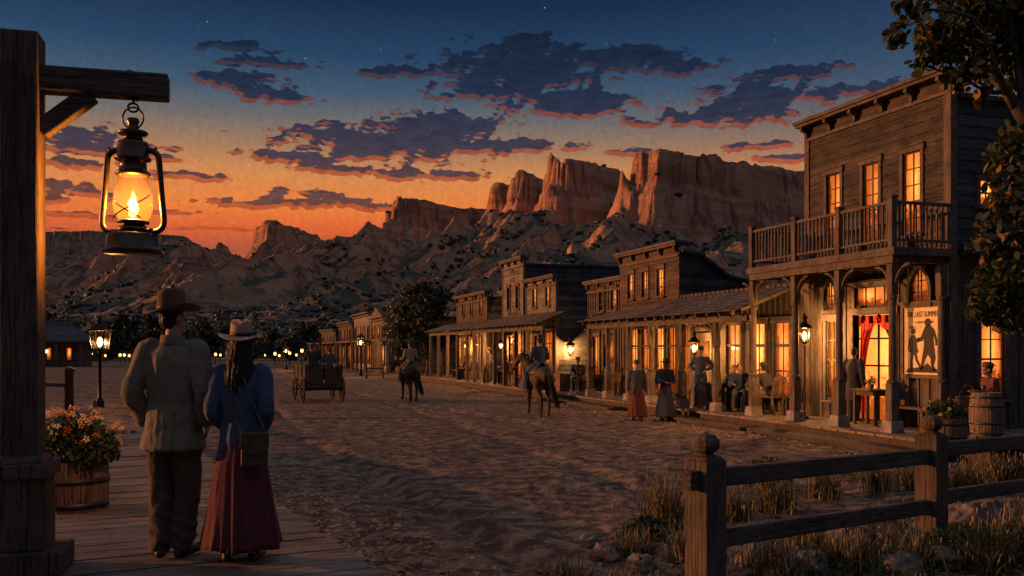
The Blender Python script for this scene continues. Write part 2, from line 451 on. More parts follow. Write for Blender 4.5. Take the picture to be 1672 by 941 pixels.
# ------------------------------------------------------------------ sky
SUN_EL, SUN_DIR = 7.0, V((-.90, .43, 0)).normalized()
def azel(px, py):
    k = (px - 836) / 1500.0
    return (math.degrees(math.atan(k) + YAW), math.degrees(math.atan((570 - py) / 1500.0 / math.sqrt(1 + k * k))))
world = bpy.data.worlds.new('World'); scn.world = world; world.use_nodes = True
W = NT('w', world)
dirv = W.n('ShaderNodeTexCoord').outputs['Generated']
sx, sy, sz = W.sep(dirv)
az = W.math('MULTIPLY', W.math('ARCTAN2', sx, sy), 180 / PI)
el = W.math('MULTIPLY', W.math('ARCSINE', sz), 180 / PI)
azel_v = W.n('ShaderNodeCombineXYZ', {0: az, 1: el, 2: 0.0}).outputs[0]
CLOUDS = [(850,112,150,40),(930,168,125,26),(868,82,52,30),(1030,98,125,20),(655,120,75,11),(1235,160,95,36),(1180,190,135,20),(1300,118,85,13),
 (650,238,180,30),(560,225,95,20),(725,208,105,28),(480,257,95,13),(810,240,115,13),(690,287,105,9),(560,276,90,10),(530,331,95,10),(440,333,105,8),(505,316,50,8),(640,341,60,6),
 (382,76,62,9),(430,104,72,11),(390,132,82,17),(450,157,62,14),(330,131,32,8),(125,232,75,24),(50,228,70,18),(180,247,60,9),(120,266,65,12),(235,241,60,6),
 (300,286,62,9),(265,257,45,7),(100,306,85,10),(40,322,80,8),(155,318,45,7),(270,346,62,4),(130,351,90,5),(90,377,130,4),(340,376,90,3),(1240,240,52,8),(1292,259,62,8),(1035,251,55,8),(790,152,90,14),(1105,108,70,15),
 (545,203,40,6),(1420,150,120,16),(1600,120,90,14),(-160,200,150,22),(-200,300,160,12),(1800,230,160,18)]
gt = bpy.data.node_groups.new('cloud_density', 'ShaderNodeTree')
gt.interface.new_socket('P', in_out='INPUT', socket_type='NodeSocketVector')
gt.interface.new_socket('D', in_out='OUTPUT', socket_type='NodeSocketFloat')
class G(NT):
    def __init__(s, t): s.t = t
g = G(gt)
gin = g.n('NodeGroupInput').outputs[0]; gout = g.n('NodeGroupOutput')
wob = g.noise(g.mapv(gin, (.55, 1.0, 1)), .55, 2, .5, 0, True)
pin = g.n('ShaderNodeVectorMath', {0: gin, 1: g.n('ShaderNodeVectorMath', {0: g.n('ShaderNodeVectorMath', {0: wob, 1: (.5, .5, .5)}, operation='SUBTRACT').outputs[0], 1: (2.0, .6, 0)}, operation='MULTIPLY').outputs[0]}, operation='ADD').outputs[0]
dmin = None
for cx, cy, rx, ry in CLOUDS:
    a, e = azel(cx, cy); a2, _ = azel(cx + rx, cy); _, e2 = azel(cx, cy - ry)
    s_ = (1 / abs(a2 - a), 1 / abs(e2 - e), 0)
    d = g.n('ShaderNodeVectorMath', {0: pin, 1: s_, 2: (-a * s_[0], -e * s_[1], 0)}, operation='MULTIPLY_ADD').outputs[0]
    d = g.n('ShaderNodeVectorMath', {0: d}, operation='LENGTH').outputs['Value']
    dmin = d if dmin is None else g.math('SMOOTH_MIN', dmin, d, .22)
n1 = g.noise(g.mapv(gin, (.62, 1.5, 1)), 1.05, 7, .62, .25)
n2 = g.n('ShaderNodeTexVoronoi', {'Vector': g.mapv(gin, (.8, 1.5, 1)), 'Scale': 2.3}, feature='SMOOTH_F1').outputs['Distance']
dens = g.math('ADD', g.math('SUBTRACT', 1.06, dmin), g.math('MULTIPLY', g.math('SUBTRACT', n1, .5), 2.9))
dens = g.math('ADD', dens, g.math('MULTIPLY', g.math('SUBTRACT', .40, n2), .85))
g.t.links.new(dens, gout.inputs[0])
def cloud(vec):
    x = W.t.nodes.new('ShaderNodeGroup'); x.node_tree = gt; W.t.links.new(vec, x.inputs[0]); return x.outputs[0]
dA = cloud(azel_v)
dB = cloud(W.n('ShaderNodeVectorMath', {0: azel_v, 1: (-.18, -.27, 0)}, operation='ADD').outputs[0])
mask = W.ramp(dA, [(.0, 0), (.13, 1)])
low = W.ramp(dB, [(.0, 1), (.16, 0)])
e01 = W.math('DIVIDE', el, 40.0, clamp=True)
def E(x): return x / 40.0
glowaz = W.math('MULTIPLY', W.math('ADD', W.math('COSINE', W.math('MULTIPLY', W.math('ADD', az, 8.0), PI / 180)), 1.0), .5)   # 1 towards the sunset
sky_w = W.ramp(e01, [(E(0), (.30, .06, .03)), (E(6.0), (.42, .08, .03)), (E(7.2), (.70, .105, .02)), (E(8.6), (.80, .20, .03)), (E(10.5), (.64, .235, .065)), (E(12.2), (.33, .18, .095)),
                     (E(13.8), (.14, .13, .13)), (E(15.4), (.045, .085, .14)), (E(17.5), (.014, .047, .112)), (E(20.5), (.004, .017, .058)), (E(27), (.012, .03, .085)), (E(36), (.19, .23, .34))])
sky_c = W.ramp(e01, [(E(0), (.10, .05, .06)), (E(7), (.10, .06, .08)), (E(12), (.06, .06, .10)), (E(18), (.03, .05, .11)), (E(26), (.02, .04, .10)), (E(36), (.19, .23, .34))])  # both ramps end overhead in an added bright band, fill light for the street
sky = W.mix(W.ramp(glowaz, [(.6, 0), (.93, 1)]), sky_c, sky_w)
mott = W.noise(W.mapv(dirv, (1, 1, 1)), 190, 3, .7)
sky = W.mix(1.0, sky, W.ramp(mott, [(.3, .88), (.7, 1.12)]), 'MULTIPLY')
nish = W.n('ShaderNodeTexSky', sky_type='NISHITA', sun_disc=False, sun_elevation=R(SUN_EL), sun_rotation=math.atan2(SUN_DIR.x, SUN_DIR.y), altitude=900, dust_density=2.5).outputs[0]
sky = W.mix(1.0, sky, W.mix(1.0, nish, (.006, .006, .006), 'MULTIPLY'), 'ADD')
ccol = W.ramp(e01, [(E(5), (.20, .055, .035)), (E(9), (.105, .05, .05)), (E(12), (.040, .036, .066)), (E(15.5), (.016, .026, .058)), (E(19), (.008, .016, .038)), (E(26), (.012, .02, .05))])
crim = W.ramp(e01, [(E(5), (.60, .10, .03)), (E(10), (.52, .105, .03)), (E(13.5), (.32, .075, .035)), (E(15.5), (.12, .05, .05)), (E(17.5), (.02, .03, .06)), (E(20), (.010, .02, .045))])
ctex = W.ramp(W.noise(W.mapv(azel_v, (.5, 1.4, 1)), 1.6, 5, .65), [(.3, .72), (.7, 1.3)])
cc = W.mix(W.math('MULTIPLY', low, .8), ccol, crim)
cc = W.mix(1.0, cc, ctex, 'MULTIPLY')
sky = W.mix(W.math('MULTIPLY', mask, .95), sky, cc)
vor = W.n('ShaderNodeTexVoronoi', {'Vector': dirv, 'Scale': 95.0}).outputs
star = W.math('MULTIPLY', W.math('LESS_THAN', vor['Distance'], .055), W.math('GREATER_THAN', W.sep(vor['Color'])[0], .8))
star = W.math('MULTIPLY', star, W.math('MULTIPLY', W.ramp(el if False else e01, [(E(15), 0), (E(20), 1)]), W.math('SUBTRACT', 1.0, mask)))
sky = W.mix(star, sky, (.55, .5, .42))
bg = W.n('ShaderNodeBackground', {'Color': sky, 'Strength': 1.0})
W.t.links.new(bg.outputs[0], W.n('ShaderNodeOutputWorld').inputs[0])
world.cycles.sampling_method = 'MANUAL'; world.cycles.sample_map_resolution = 512

sl = bpy.data.lights.new('sun', 'SUN'); sl.energy = 4.4; sl.angle = R(.6); sl.color = (1, .40, .15)
so = bpy.data.objects.new('sun', sl); col.objects.link(so)
sd = V((SUN_DIR.x * math.cos(R(SUN_EL)), SUN_DIR.y * math.cos(R(SUN_EL)), math.sin(R(SUN_EL))))
so.rotation_euler = sd.to_track_quat('Z', 'Y').to_euler()
so.location = sd * 60

cd = bpy.data.cameras.new('camera'); co = bpy.data.objects.new('camera', cd); col.objects.link(co)
co.location = CAM; co.rotation_euler = (R(90), 0, -YAW)
cd.sensor_width = 36; cd.lens = 36 * 1500 / 1672; cd.shift_y = (570 - 470.5) / 1672; cd.clip_end = 20000; cd.clip_start = .05
scn.camera = co
scn.view_settings.view_transform = 'Standard'; scn.view_settings.look = 'None'; scn.view_settings.exposure = 0; scn.view_settings.gamma = 1
scn.view_settings.use_curve_mapping = False
scn.cycles.use_denoising = True
scn.cycles.max_bounces = 5; scn.cycles.diffuse_bounces = 2; scn.cycles.glossy_bounces = 2; scn.cycles.transmission_bounces = 4; scn.cycles.transparent_max_bounces = 10
scn.cycles.sample_clamp_indirect = 3; scn.cycles.caustics_reflective = False; scn.cycles.caustics_refractive = False

# ------------------------------------------------------------------ ground, street
def dirt(name, c1, c2, c3):
    t = NT(name); p = t.obj()
    a = t.noise(p, .35, 4, .6); b = t.noise(p, 3.2, 6, .7, .4); c = t.noise(p, 26, 4, .7)
    cc = t.mix(t.ramp(a, [(.35, 0), (.65, 1)]), c1, c2)
    trk = t.noise(t.mapv(p, (1.6, .12, 1)), 1.0, 4, .6, .3)
    cc = t.mix(t.math('MULTIPLY', t.ramp(trk, [(.5, 0), (.6, 1)]), .45), cc, tuple(x * 1.25 for x in c2))
    peb = t.n('ShaderNodeTexVoronoi', {'Vector': p, 'Scale': 14.0}).outputs
    cc = t.mix(t.math('MULTIPLY', t.math('LESS_THAN', peb['Distance'], .2), t.math('GREATER_THAN', t.sep(peb['Color'])[0], .72)), cc, (.26, .2, .15))
    cc = t.mix(t.ramp(b, [(.44, .95), (.58, 0)]), cc, c3)
    cc = t.mix(t.math('MULTIPLY', t.ramp(c, [(.58, 0), (.68, 1)]), .5), cc, tuple(x * 1.5 for x in c2))
    h = t.math('ADD', t.math('MULTIPLY', b, .7), t.math('MULTIPLY', c, .3))
    return t.done(cc, .95, t.bump(h, 1.0, .06), spec=.1)
M['street'] = dirt('packed_dirt', (.15, .096, .060), (.245, .158, .098), (.045, .033, .027))
M['ground'] = dirt('dry_ground', (.16, .12, .085), (.22, .16, .11), (.10, .08, .06))
rr = np.concatenate([[.5], np.geomspace(2, 9000, 60)]); aa = np.linspace(0, 2 * PI, 97)
RR, AA = np.meshgrid(rr, aa, indexing='ij')
kind(link('ground', grid_mesh('ground', RR * np.sin(AA), RR * np.cos(AA), np.full(RR.shape, -.22)), M['ground'], smooth=True))
def street_z(X, Y):
    r = np.hypot(X, Y)
    fine = np.clip(1.6 - r / 30, .25, 1)
    z = .10 * (fbm(X * .35, Y * .35, 3, 3) - .5) + .02 * (ridged(X * 1.5, Y * 1.5, 5, 4, .6) - .5) * fine + .036 * (fbm(X * 8, Y * 6, 9, 3, .6) - .5) * fine
    for c, w in ((1.6, .22), (3.3, .22), (5.6, .25), (7.4, .25)):
        cx = c + 1.1 * np.sin(Y * .06 + c) - (Y - 20) * .02
        z = z - .045 * np.exp(-((X - cx) / w) ** 2) * (.5 + fbm(X * .8, Y * .5, 31, 2)) + .014 * np.exp(-((X - cx - .4) / w) ** 2)
    return z
ra = np.geomspace(2.6, 175, 620); ab = np.radians(np.linspace(-52, 52, 760)) + YAW
RR, AA = np.meshgrid(ra, ab, indexing='ij')
X = RR * np.sin(AA); Y = RR * np.cos(AA)
kind(link('dirt_street', grid_mesh('dirt_street', X, Y, street_z(X, Y)), M['street'], smooth=True))
def gz(x, y): return float(street_z(np.array([float(x)]), np.array([float(y)]))[0])

# ------------------------------------------------------------------ mesas and foothills
EDGE = [(2600, 1900), (2000, 1800), (1650, 1640), (1400, 1420), (1290, 1300), (1258, 1220), (1202, 1090), (1171, 1060), (1110, 985), (1075, 975), (1053, 985), (1046, 1120), (1030, 1360),
        (1006, 1330), (960, 1270), (922, 1230), (912, 1400), (900, 1560), (880, 1540), (858, 1500), (846, 1720), (832, 1700), (817, 1660), (806, 1980), (760, 1930),
        (716, 1880), (690, 1840), (660, 1800), (650, 2000), (642, 2600), (612, 2680), (560, 2720), (536, 2900), (505, 2650), (470, 2500), (443, 2420), (434, 2800), (424, 3600), (380, 4300), (300, 4600), (200, 4500), (60, 4700), (-200, 4600), (-900, 4600)]
TOPS = [(2600, 330), (1650, 300), (1320, 287), (1258, 281), (1202, 268), (1171, 253), (1110, 245), (1053, 240), (1040, 262), (1006, 266), (959, 259), (922, 252), (905, 276), (858, 273), (845, 294), (817, 294), (800, 318), (716, 318), (660, 319), (648, 345), (600, 360), (549, 363), (505, 373), (443, 364), (420, 382), (300, 386), (100, 390), (-900, 392)]
def pxy(px, d):
    p = at(px, d / math.hypot(1, (px - 836) / 1500.0)); return (p.x, p.y)
E_xy = np.array([pxy(a, b) for a, b in EDGE])
tp = sorted(TOPS)
t_az = np.array([math.atan((a - 836) / 1500.0) for a, _ in tp])
t_el = np.array([(570 - b) / 1500.0 / math.hypot(1, (a - 836) / 1500.0) for a, b in tp])
e_az = np.array([math.atan((a - 836) / 1500.0) for a, _ in sorted(EDGE)]); e_d = np.array([float(b) for _, b in sorted(EDGE)])
def sdist(X, Y, inside_az):
    best = np.full(X.shape, 1e12); arc = np.zeros(X.shape); run = 0.0
    for i in range(len(E_xy) - 1):
        a = E_xy[i]; b = E_xy[i + 1]; dx, dy = b - a; L2 = dx * dx + dy * dy
        t = np.clip(((X - a[0]) * dx + (Y - a[1]) * dy) / L2, 0, 1)
        q2 = (X - a[0] - t * dx) ** 2 + (Y - a[1] - t * dy) ** 2
        # arc length along the rim, fanned out round the tips so that ribs keep running downhill
        arc = np.where(q2 < best, run + t * math.sqrt(L2) + 55 * np.arctan2(X - a[0] - t * dx, Y - a[1] - t * dy), arc)
        best = np.minimum(best, q2); run += math.sqrt(L2)
    d = np.sqrt(best)
    az_ = np.arctan2(X * RT.x + Y * RT.y, X * FW.x + Y * FW.y)
    de = np.interp(az_, e_az, e_d)
    return np.where(np.hypot(X, Y) > de, d, -d), az_, arc
SPURS = [((1053, 1000), (985, 760), (880, 520), .60, 232), ((1005, 1330), (930, 1000), (800, 640), .5, 240), ((922, 1240), (850, 980), (730, 640), .58, 262), ((905, 1500), (800, 1150), (690, 800), .5, 280), ((858, 1510), (760, 1150), (640, 720), .55, 290),
         ((817, 1680), (700, 1300), (560, 800), .55, 290), ((660, 1820), (575, 1400), (470, 900), .58, 300), ((640, 2400), (520, 1750), (400, 1150), .45, 300), ((443, 2450), (385, 1900), (300, 1200), .55, 330), ((1150, 1100), (1130, 800), (1060, 480), .55, 215), ((1260, 1300), (1260, 950), (1200, 520), .55, 235), ((1420, 1430), (1420, 1000), (1350, 520), .55, 255)]
HT = [(-900, 545), (300, 545), (330, 480), (400, 336), (505, 332), (600, 332), (636, 310), (660, 301), (800, 304), (846, 305), (858, 296), (900, 290), (912, 268), (922, 261), (1012, 264), (1030, 222), (1053, 216), (1110, 213), (1171, 224), (1202, 219), (1258, 237), (1320, 250), (1420, 265), (2600, 380)]
H_az = np.array([math.atan((a - 836) / 1500.0) for a, _ in HT]); H_v = np.array([float(b) for _, b in HT])
DV = np.array(pxy(880, 560)) - np.array(pxy(1080, 1000)); DV = DV / np.linalg.norm(DV); DN = np.array([-DV[1], DV[0]])
def spurs(X, Y):
    best = np.zeros(X.shape)
    for (a, b, c, f0_, H) in SPURS:
        pts = [np.array(pxy(*q)) for q in (a, b, c)]; L = [0, np.linalg.norm(pts[1] - pts[0]), 0]; L[2] = L[1] + np.linalg.norm(pts[2] - pts[1])
        for i in range(2):
            p, q = pts[i], pts[i + 1]; d = q - p; l2 = d @ d
            t = np.clip(((X - p[0]) * d[0] + (Y - p[1]) * d[1]) / l2, 0, 1)
            dist = np.hypot(X - p[0] - t * d[0], Y - p[1] - t * d[1])
            along = (L[i] + t * (L[i + 1] - L[i])) / L[2]
            crest = .66 * H * f0_ * (1 - along) ** 1.15 * (1 + .22 * (ridged(X / 70, Y / 70, 13, 3) - .55))
            best = np.maximum(best, crest - dist * (.46 + .2 * (ridged(X / 45, Y / 45, 19, 3) - .5)))
    return best
def hills_z(X, Y):
    r = np.hypot(X, Y)
    sd, az_, arc = sdist(X, Y, None)
    w = 26 * (ridged(X / 190, Y / 190, 41, 3) - .55) + 16 * (ridged(X / 62, Y / 62, 47, 3) - .5) + 8 * (ridged(X / 20, Y / 20, 53, 3) - .5) + 22 * (ridged(arc / 52, sd / 400, 57, 3) - .5) + 8 * (ridged(arc / 16, sd / 300, 59, 2) - .5)
    k = np.clip(r / 1500, .6, 1.6)
    s = sd + w * k
    # each headland carries one level top: its tip's height above the plain
    top = np.interp(az_, t_az, t_el) * np.clip(np.interp(az_, e_az, e_d), 0, 9000)
    H = np.interp(az_, H_az, H_v)
    H = H if True else np.interp(az_, np.radians([-30, -25, -15, -7, -3, 0, 2.5, 6.5, 8.3, 11.5, 13.8, 18, 25, 50]), [545, 545, 332, 300, 302, 284, 286, 284, 226, 232, 238, 252, 290, 320])
    near = 1 - sstep(1100, 2600, r)
    f = np.interp(-s / k, [-60, -8, 0, 5, 13, 20, 25, 33, 44, 64], [1.0, .985, .96, .82, .77, .75, .65, .59, .53, .45])
    L = 700 * np.clip(r / 1100, .8, 2.2)
    tt = np.clip((-s - 64 * k) / L, 0, 1)
    talus = .45 * (1 - tt) ** 1.25
    f = np.where(-s / k > 64, talus, f)
    gul = ridged(X / 150 + .3 * fbm(X / 60, Y / 60, 3, 2), Y / 150, 61, 4, .55) - .5
    small = ridged(X / 38, Y / 38, 71, 3) - .5
    body = sstep(-.02, .16, tt) * (1 - sstep(.6, 1, tt))
    pn = X * DN[0] + Y * DN[1] + 40 * (fbm(X / 160, Y / 160, 5, 3) - .5); pd = X * DV[0] + Y * DV[1]
    rib = (ridged(pn / 120, pd / 620, 63, 4, .58) - .5) * 84 + (ridged(pn / 34, pd / 260, 65, 3) - .5) * 24
    mes = H * f + body * (gul * 9 + small * 5 + rib * 1.15) * (1.1 - .75 * sstep(1300, 2600, r)) * np.clip(r / 1000, .5, 1.4) + (s > 0) * 5 * (fbm(X / 25, Y / 25, 77, 3) - .5) * k - np.maximum(s, 0) * .035
    mes = np.maximum(mes, spurs(X, Y))
    base = r * (.082 + .022 * sstep(2400, 4200, r)) * np.clip((r - 150) / 4400, 0, 1) ** .5 * (.82 + .35 * (fbm(X / 330, Y / 330, 81, 4) - .5)) + np.clip((r - 200) / 500, 0, 1) * 11 * (ridged(X / 210, Y / 210, 87, 4) - .55) * np.clip(r / 900, .5, 2.2)
    rough = (4.5 * (ridged(X / 24, Y / 24, 95, 3) - .5) + 2.0 * (fbm(X / 9, Y / 9, 97, 2) - .5)) * sstep(240, 600, r) * (s < 0)
    z = np.maximum(mes, base) + rough + 8 * np.exp(-np.abs(mes - base) / 20)
    return z * sstep(150, 330, r) - .6
ra = np.concatenate([np.geomspace(150, 640, 150), np.geomspace(645, 2900, 480), np.geomspace(2920, 7600, 110)])
ab = np.radians(np.linspace(-58, 52, 1080)) + YAW
RR, AA = np.meshgrid(ra, ab, indexing='ij')
HX = RR * np.sin(AA); HY = RR * np.cos(AA); HZ = hills_z(HX, HY)
def hillmat():
    t = NT('mesa_rock_and_scrub'); p = t.obj()
    nz = t.math('ABSOLUTE', t.sep(t.n('ShaderNodeNewGeometry').outputs['Normal'])[2])
    z = t.sep(p)[2]
    band = t.noise(t.mapv(p, (.004, .004, .085)), 1.0, 5, .65, .4)
    crack = t.noise(t.mapv(p, (.06, .06, .012)), 1.0, 5, .7)
    patch = t.noise(p, .02, 6, .68, .5)
    fine = t.noise(p, .11, 5, .7)
    rock = t.mix(t.ramp(band, [(.35, 0), (.62, 1)]), (.30, .125, .065), (.46, .24, .14))
    rock = t.mix(t.ramp(crack, [(.38, .75), (.5, 0)]), rock, (.10, .05, .035))
    soil = t.mix(t.ramp(fine, [(.4, 0), (.6, 1)]), (.21, .118, .064), (.35, .20, .108))
    soil = t.mix(t.ramp(patch, [(.475, 0), (.53, .88)]), soil, (.06, .06, .042))
    soil = t.mix(t.ramp(fine, [(.54, 0), (.6, .8)]), soil, (.06, .055, .036))
    c = t.mix(t.ramp(nz, [(.62, 0), (.8, 1)]), rock, soil)
    h = t.math('ADD', t.math('MULTIPLY', crack, 1.0), t.math('MULTIPLY', fine, .6))
    return t.done(c, .95, t.bump(h, 1.0, 5.0), spec=.05)
M['hill'] = hillmat()
kind(link('hills', grid_mesh('hills', HX, HY, HZ), M['hill'], smooth=True))
_fx = (RR.shape)
def hz(i, j): return HX[i, j], HY[i, j], HZ[i, j]
# scrub scattered over the slopes: nobody could count it
nrs = np.random.RandomState(5)
ico = bpy.data.meshes.new('i')
import bmesh
bm_ = bmesh.new(); bmesh.ops.create_icosphere(bm_, subdivisions=1, radius=1); bm_.to_mesh(ico); bm_.free()
iv = np.array([v.co[:] for v in ico.vertices]); iq = np.array([p.vertices[:] for p in ico.polygons])
bpy.data.meshes.remove(ico)
NB = 21000
pa = np.radians(nrs.uniform(-33, 36, NB)) + YAW
pr = np.exp(nrs.uniform(math.log(165), math.log(2300), NB))
bx, by = pr * np.sin(pa), pr * np.cos(pa)
keep = (fbm(bx / 45, by / 45, 91, 3) > .49)
bx, by, pr = bx[keep], by[keep], pr[keep]
bz = hills_z(bx, by)
eps = 4.0
sl_ = np.hypot(hills_z(bx + eps, by) - bz, hills_z(bx, by + eps) - bz) / eps
keep = sl_ < 1.0
bx, by, bz, pr = bx[keep], by[keep], bz[keep], pr[keep]
n = len(bx)
size = nrs.uniform(.45, 1.6, n) * np.clip(pr / 420, .75, 2.6)
vv = iv[None] * (1 + .55 * (nrs.rand(n, len(iv), 1) - .5)) * size[:, None, None] * np.stack([nrs.uniform(.8, 1.5, n), nrs.uniform(.8, 1.5, n), nrs.uniform(.6, 1.0, n)], -1)[:, None]
vv = vv + np.stack([bx, by, bz + size * .35], -1)[:, None]
fq = (iq[None] + (np.arange(n) * len(iv))[:, None, None]).reshape(-1, 3)
me = bpy.data.meshes.new('scrub')
me.from_pydata(vv.reshape(-1, 3).tolist(), [], fq.tolist())
M['scrub'] = leafmat('scrub_brush', (.022, .026, .016), (.05, .05, .028), (.12, .08, .035), .12)
o = link('scrub_brush', me, M['scrub']); kind(o, 'stuff'); o['label'] = 'dark scrub brush dotted over the slopes below the mesa cliffs'
# ------------------------------------------------------------------ buildings
DZ = .30                     # porch floor level
def fpt(plane, c):
    return (lambda a, z, d: V((c - d, a, z))) if plane == 'x' else (lambda a, z, d: V((a, c - d, z)))
def siding(mb, plane, c, a0, a1, z0, z1, holes=(), h=.2, lap=.022):
    P = fpt(plane, c); z = z0; holes = list(holes)
    while z < z1 - 1e-4:
        zt = min(z + h, z1)
        cuts = sorted({z, zt} | {v for q in holes for v in (q[2], q[3]) if z + 1e-4 < v < zt - 1e-4})
        for ca, cb in zip(cuts, cuts[1:]):
            mid = (ca + cb) / 2; segs = [(a0, a1)]
            for q in holes:
                if q[2] < mid < q[3]:
                    ns = []
                    for s0, s1 in segs:
                        if q[1] <= s0 or q[0] >= s1: ns.append((s0, s1)); continue
                        if q[0] > s0: ns.append((s0, q[0]))
                        if q[1] < s1: ns.append((q[1], s1))
                    segs = ns
            for s0, s1 in segs:
                da = lap * (1 - (ca - z) / h); db = lap * (1 - (cb - z) / h)
                mb.add([P(s0, ca, da), P(s1, ca, da), P(s1, cb, db), P(s0, cb, db)], [(0, 1, 2, 3)])
                if ca == z: mb.add([P(s0, ca, 0), P(s1, ca, 0), P(s1, ca, da), P(s0, ca, da)], [(0, 1, 2, 3)])
        z = zt
    for q in holes:                                     # reveals of the openings
        r = [(q[0], q[2]), (q[1], q[2]), (q[1], q[3]), (q[0], q[3])]
        for i in range(4):
            (u, w), (u2, w2) = r[i], r[(i + 1) % 4]
            mb.add([P(u, w, .01), P(u2, w2, .01), P(u2, w2, -.14), P(u, w, -.14)], [(0, 1, 2, 3)])
    return mb
def upboards(mb, plane, c, a0, a1, z0, z1, holes=(), w=.24):
    P = fpt(plane, c)
    siding(mb, plane, c, a0, a1, z0, z1, holes, h=z1 - z0 + 1, lap=.002)
    a = a0 + w
    while a < a1 - .05:
        zs = [(z0, z1)]
        for q in holes:
            if q[0] - .12 < a < q[1] + .12:
                zs = [s for s0, s1 in zs for s in ((s0, min(s1, q[2] - .02)), (max(s0, q[3] + .02), s1)) if s[1] - s[0] > .05]
        for s0, s1 in zs: mb.b2(P(a - .022, s0, .004), P(a + .022, s1, .03))
        a += w
    return mb
def window(root, plane, c, a0, a1, z0, z1, pane='win', nx=2, ny=4, trim='trim', casing=.09, sill=True, head=.12, off=None, arch=0, transom=None, name='window'):
    if arch: c = c - .068
    P = fpt(plane, c); off = root.location if off is None else off
    f = MB()
    B = lambda u0, u1, w0, w1, d0, d1, m=f: m.b2(P(u0, w0, d0), P(u1, w1, d1))
    if arch:
        am = (a0 + a1) / 2; hw = (a1 - a0) / 2
        def outline(g):
            pts = [(am - hw - g, z0 - g), (am + hw + g, z0 - g), (am + hw + g, z1 - arch)]
            for i in range(1, 6):
                t = i / 6; pts.append((am + (hw + g) * (1 - t ** 1.5), z1 - arch + (arch + g) * (1 - (1 - t) ** 1.6)))
            pts.append((am, z1 + g))
            for i in range(5, 0, -1):
                t = i / 6; pts.append((am - (hw + g) * (1 - t ** 1.5), z1 - arch + (arch + g) * (1 - (1 - t) ** 1.6)))
            pts.append((am - hw - g, z1 - arch)); return pts
        o1 = outline(casing * .9); o0 = outline(0); n = len(o0)
        for i in range(n):
            j = (i + 1) % n
            vs = [P(*o0[i], .055), P(*o0[j], .055), P(*o1[j], .055), P(*o1[i], .055), P(*o0[i], -.03), P(*o0[j], -.03), P(*o1[j], .0), P(*o1[i], .0)]
            f.add(vs, [(0, 1, 2, 3), (0, 4, 5, 1), (3, 2, 6, 7)])
    else:
        B(a0 - casing, a0, z0 - .01, z1, -.02, .05); B(a1, a1 + casing, z0 - .01, z1, -.02, .05)
        B(a0 - casing - .03, a1 + casing + .03, z1, z1 + head, -.02, .065)
        B(a0 - casing - .05, a1 + casing + .05, z1 + head, z1 + head + .03, -.02, .10)
    b = .028
    B(a0, a0 + b, z0, z1, -.075, -.005); B(a1 - b, a1, z0, z1, -.075, -.005)
    B(a0 + b, a1 - b, z0, z0 + b * 1.6, -.073, -.007)
    if not arch: B(a0 + b, a1 - b, z1 - b, z1, -.073, -.007)
    for i in range(1, nx):
        u = a0 + (a1 - a0) * i / nx; B(u - .011, u + .011, z0 + .03, z1 - .02, -.062, -.022)
    for i in range(1, ny):
        w = z0 + (z1 - z0) * i / ny; t = .011 if i != ny // 2 else .02
        B(a0 + b, a1 - b, w - t, w + t, -.066, -.018)
    if transom: B(a0 + b, a1 - b, transom - .035, transom + .035, -.07, .012)
    fo = f.build(name, M[trim], root, off=off)
    p = MB()
    if arch:
        vs = [P(*q, -.05) for q in o0] + [P(*q, -.06) for q in o0]; n = len(o0)
        p.add(vs, [tuple(range(n)), tuple(range(2 * n - 1, n - 1, -1))])
    else: p.b2(P(a0 + .005, z0 + .005, -.05), P(a1 - .005, z1 - .005, -.058))
    p.build('pane', M[pane], fo, off=off)
    if sill:
        s = MB(); s.b2(P(a0 - casing - .05, z0 - .07, -.02), P(a1 + casing + .05, z0 - .012, .11)); s.build('sill', M[trim], fo, off=off)
    return fo
def panel_door(root, plane, c, a0, a1, z0, z1, mat='trim', glass=None):
    P = fpt(plane, c); d = MB(); off = root.location
    d.b2(P(a0 + .04, z0, -.10), P(a1 - .04, z1 - .04, -.05))
    m = (a0 + a1) / 2
    for u0, u1 in ((a0 + .12, m - .05), (m + .05, a1 - .12)):
        for w0, w1 in ((z0 + .15, z0 + .85), (z0 + .98, z1 - .2)):
            d.b2(P(u0, w0, -.052), P(u1, w1, -.036))
    do = d.build('door', M[mat], root, off=off, bevel=.006)
    k = MB(); k.ell(P(a0 + .12, z0 + .95, -.02), (.03, .03, .03)); k.build('handle', M['iron'], do, True, off=off)
    f = MB(); f.b2(P(a0 - .09, z0, -.02), P(a0, z1, .05)); f.b2(P(a1, z0, -.02), P(a1 + .09, z1, .05)); f.b2(P(a0 - .12, z1, -.02), P(a1 + .12, z1 + .13, .065))
    f.build('door_frame', M['trim'], root, off=off)
    if glass:
        g_ = MB(); g_.b2(P(a0 + .16, z0 + 1.15, -.03), P(a1 - .16, z1 - .3, -.026)); g_.build('door_glass', M[glass], do, off=off)
    return do
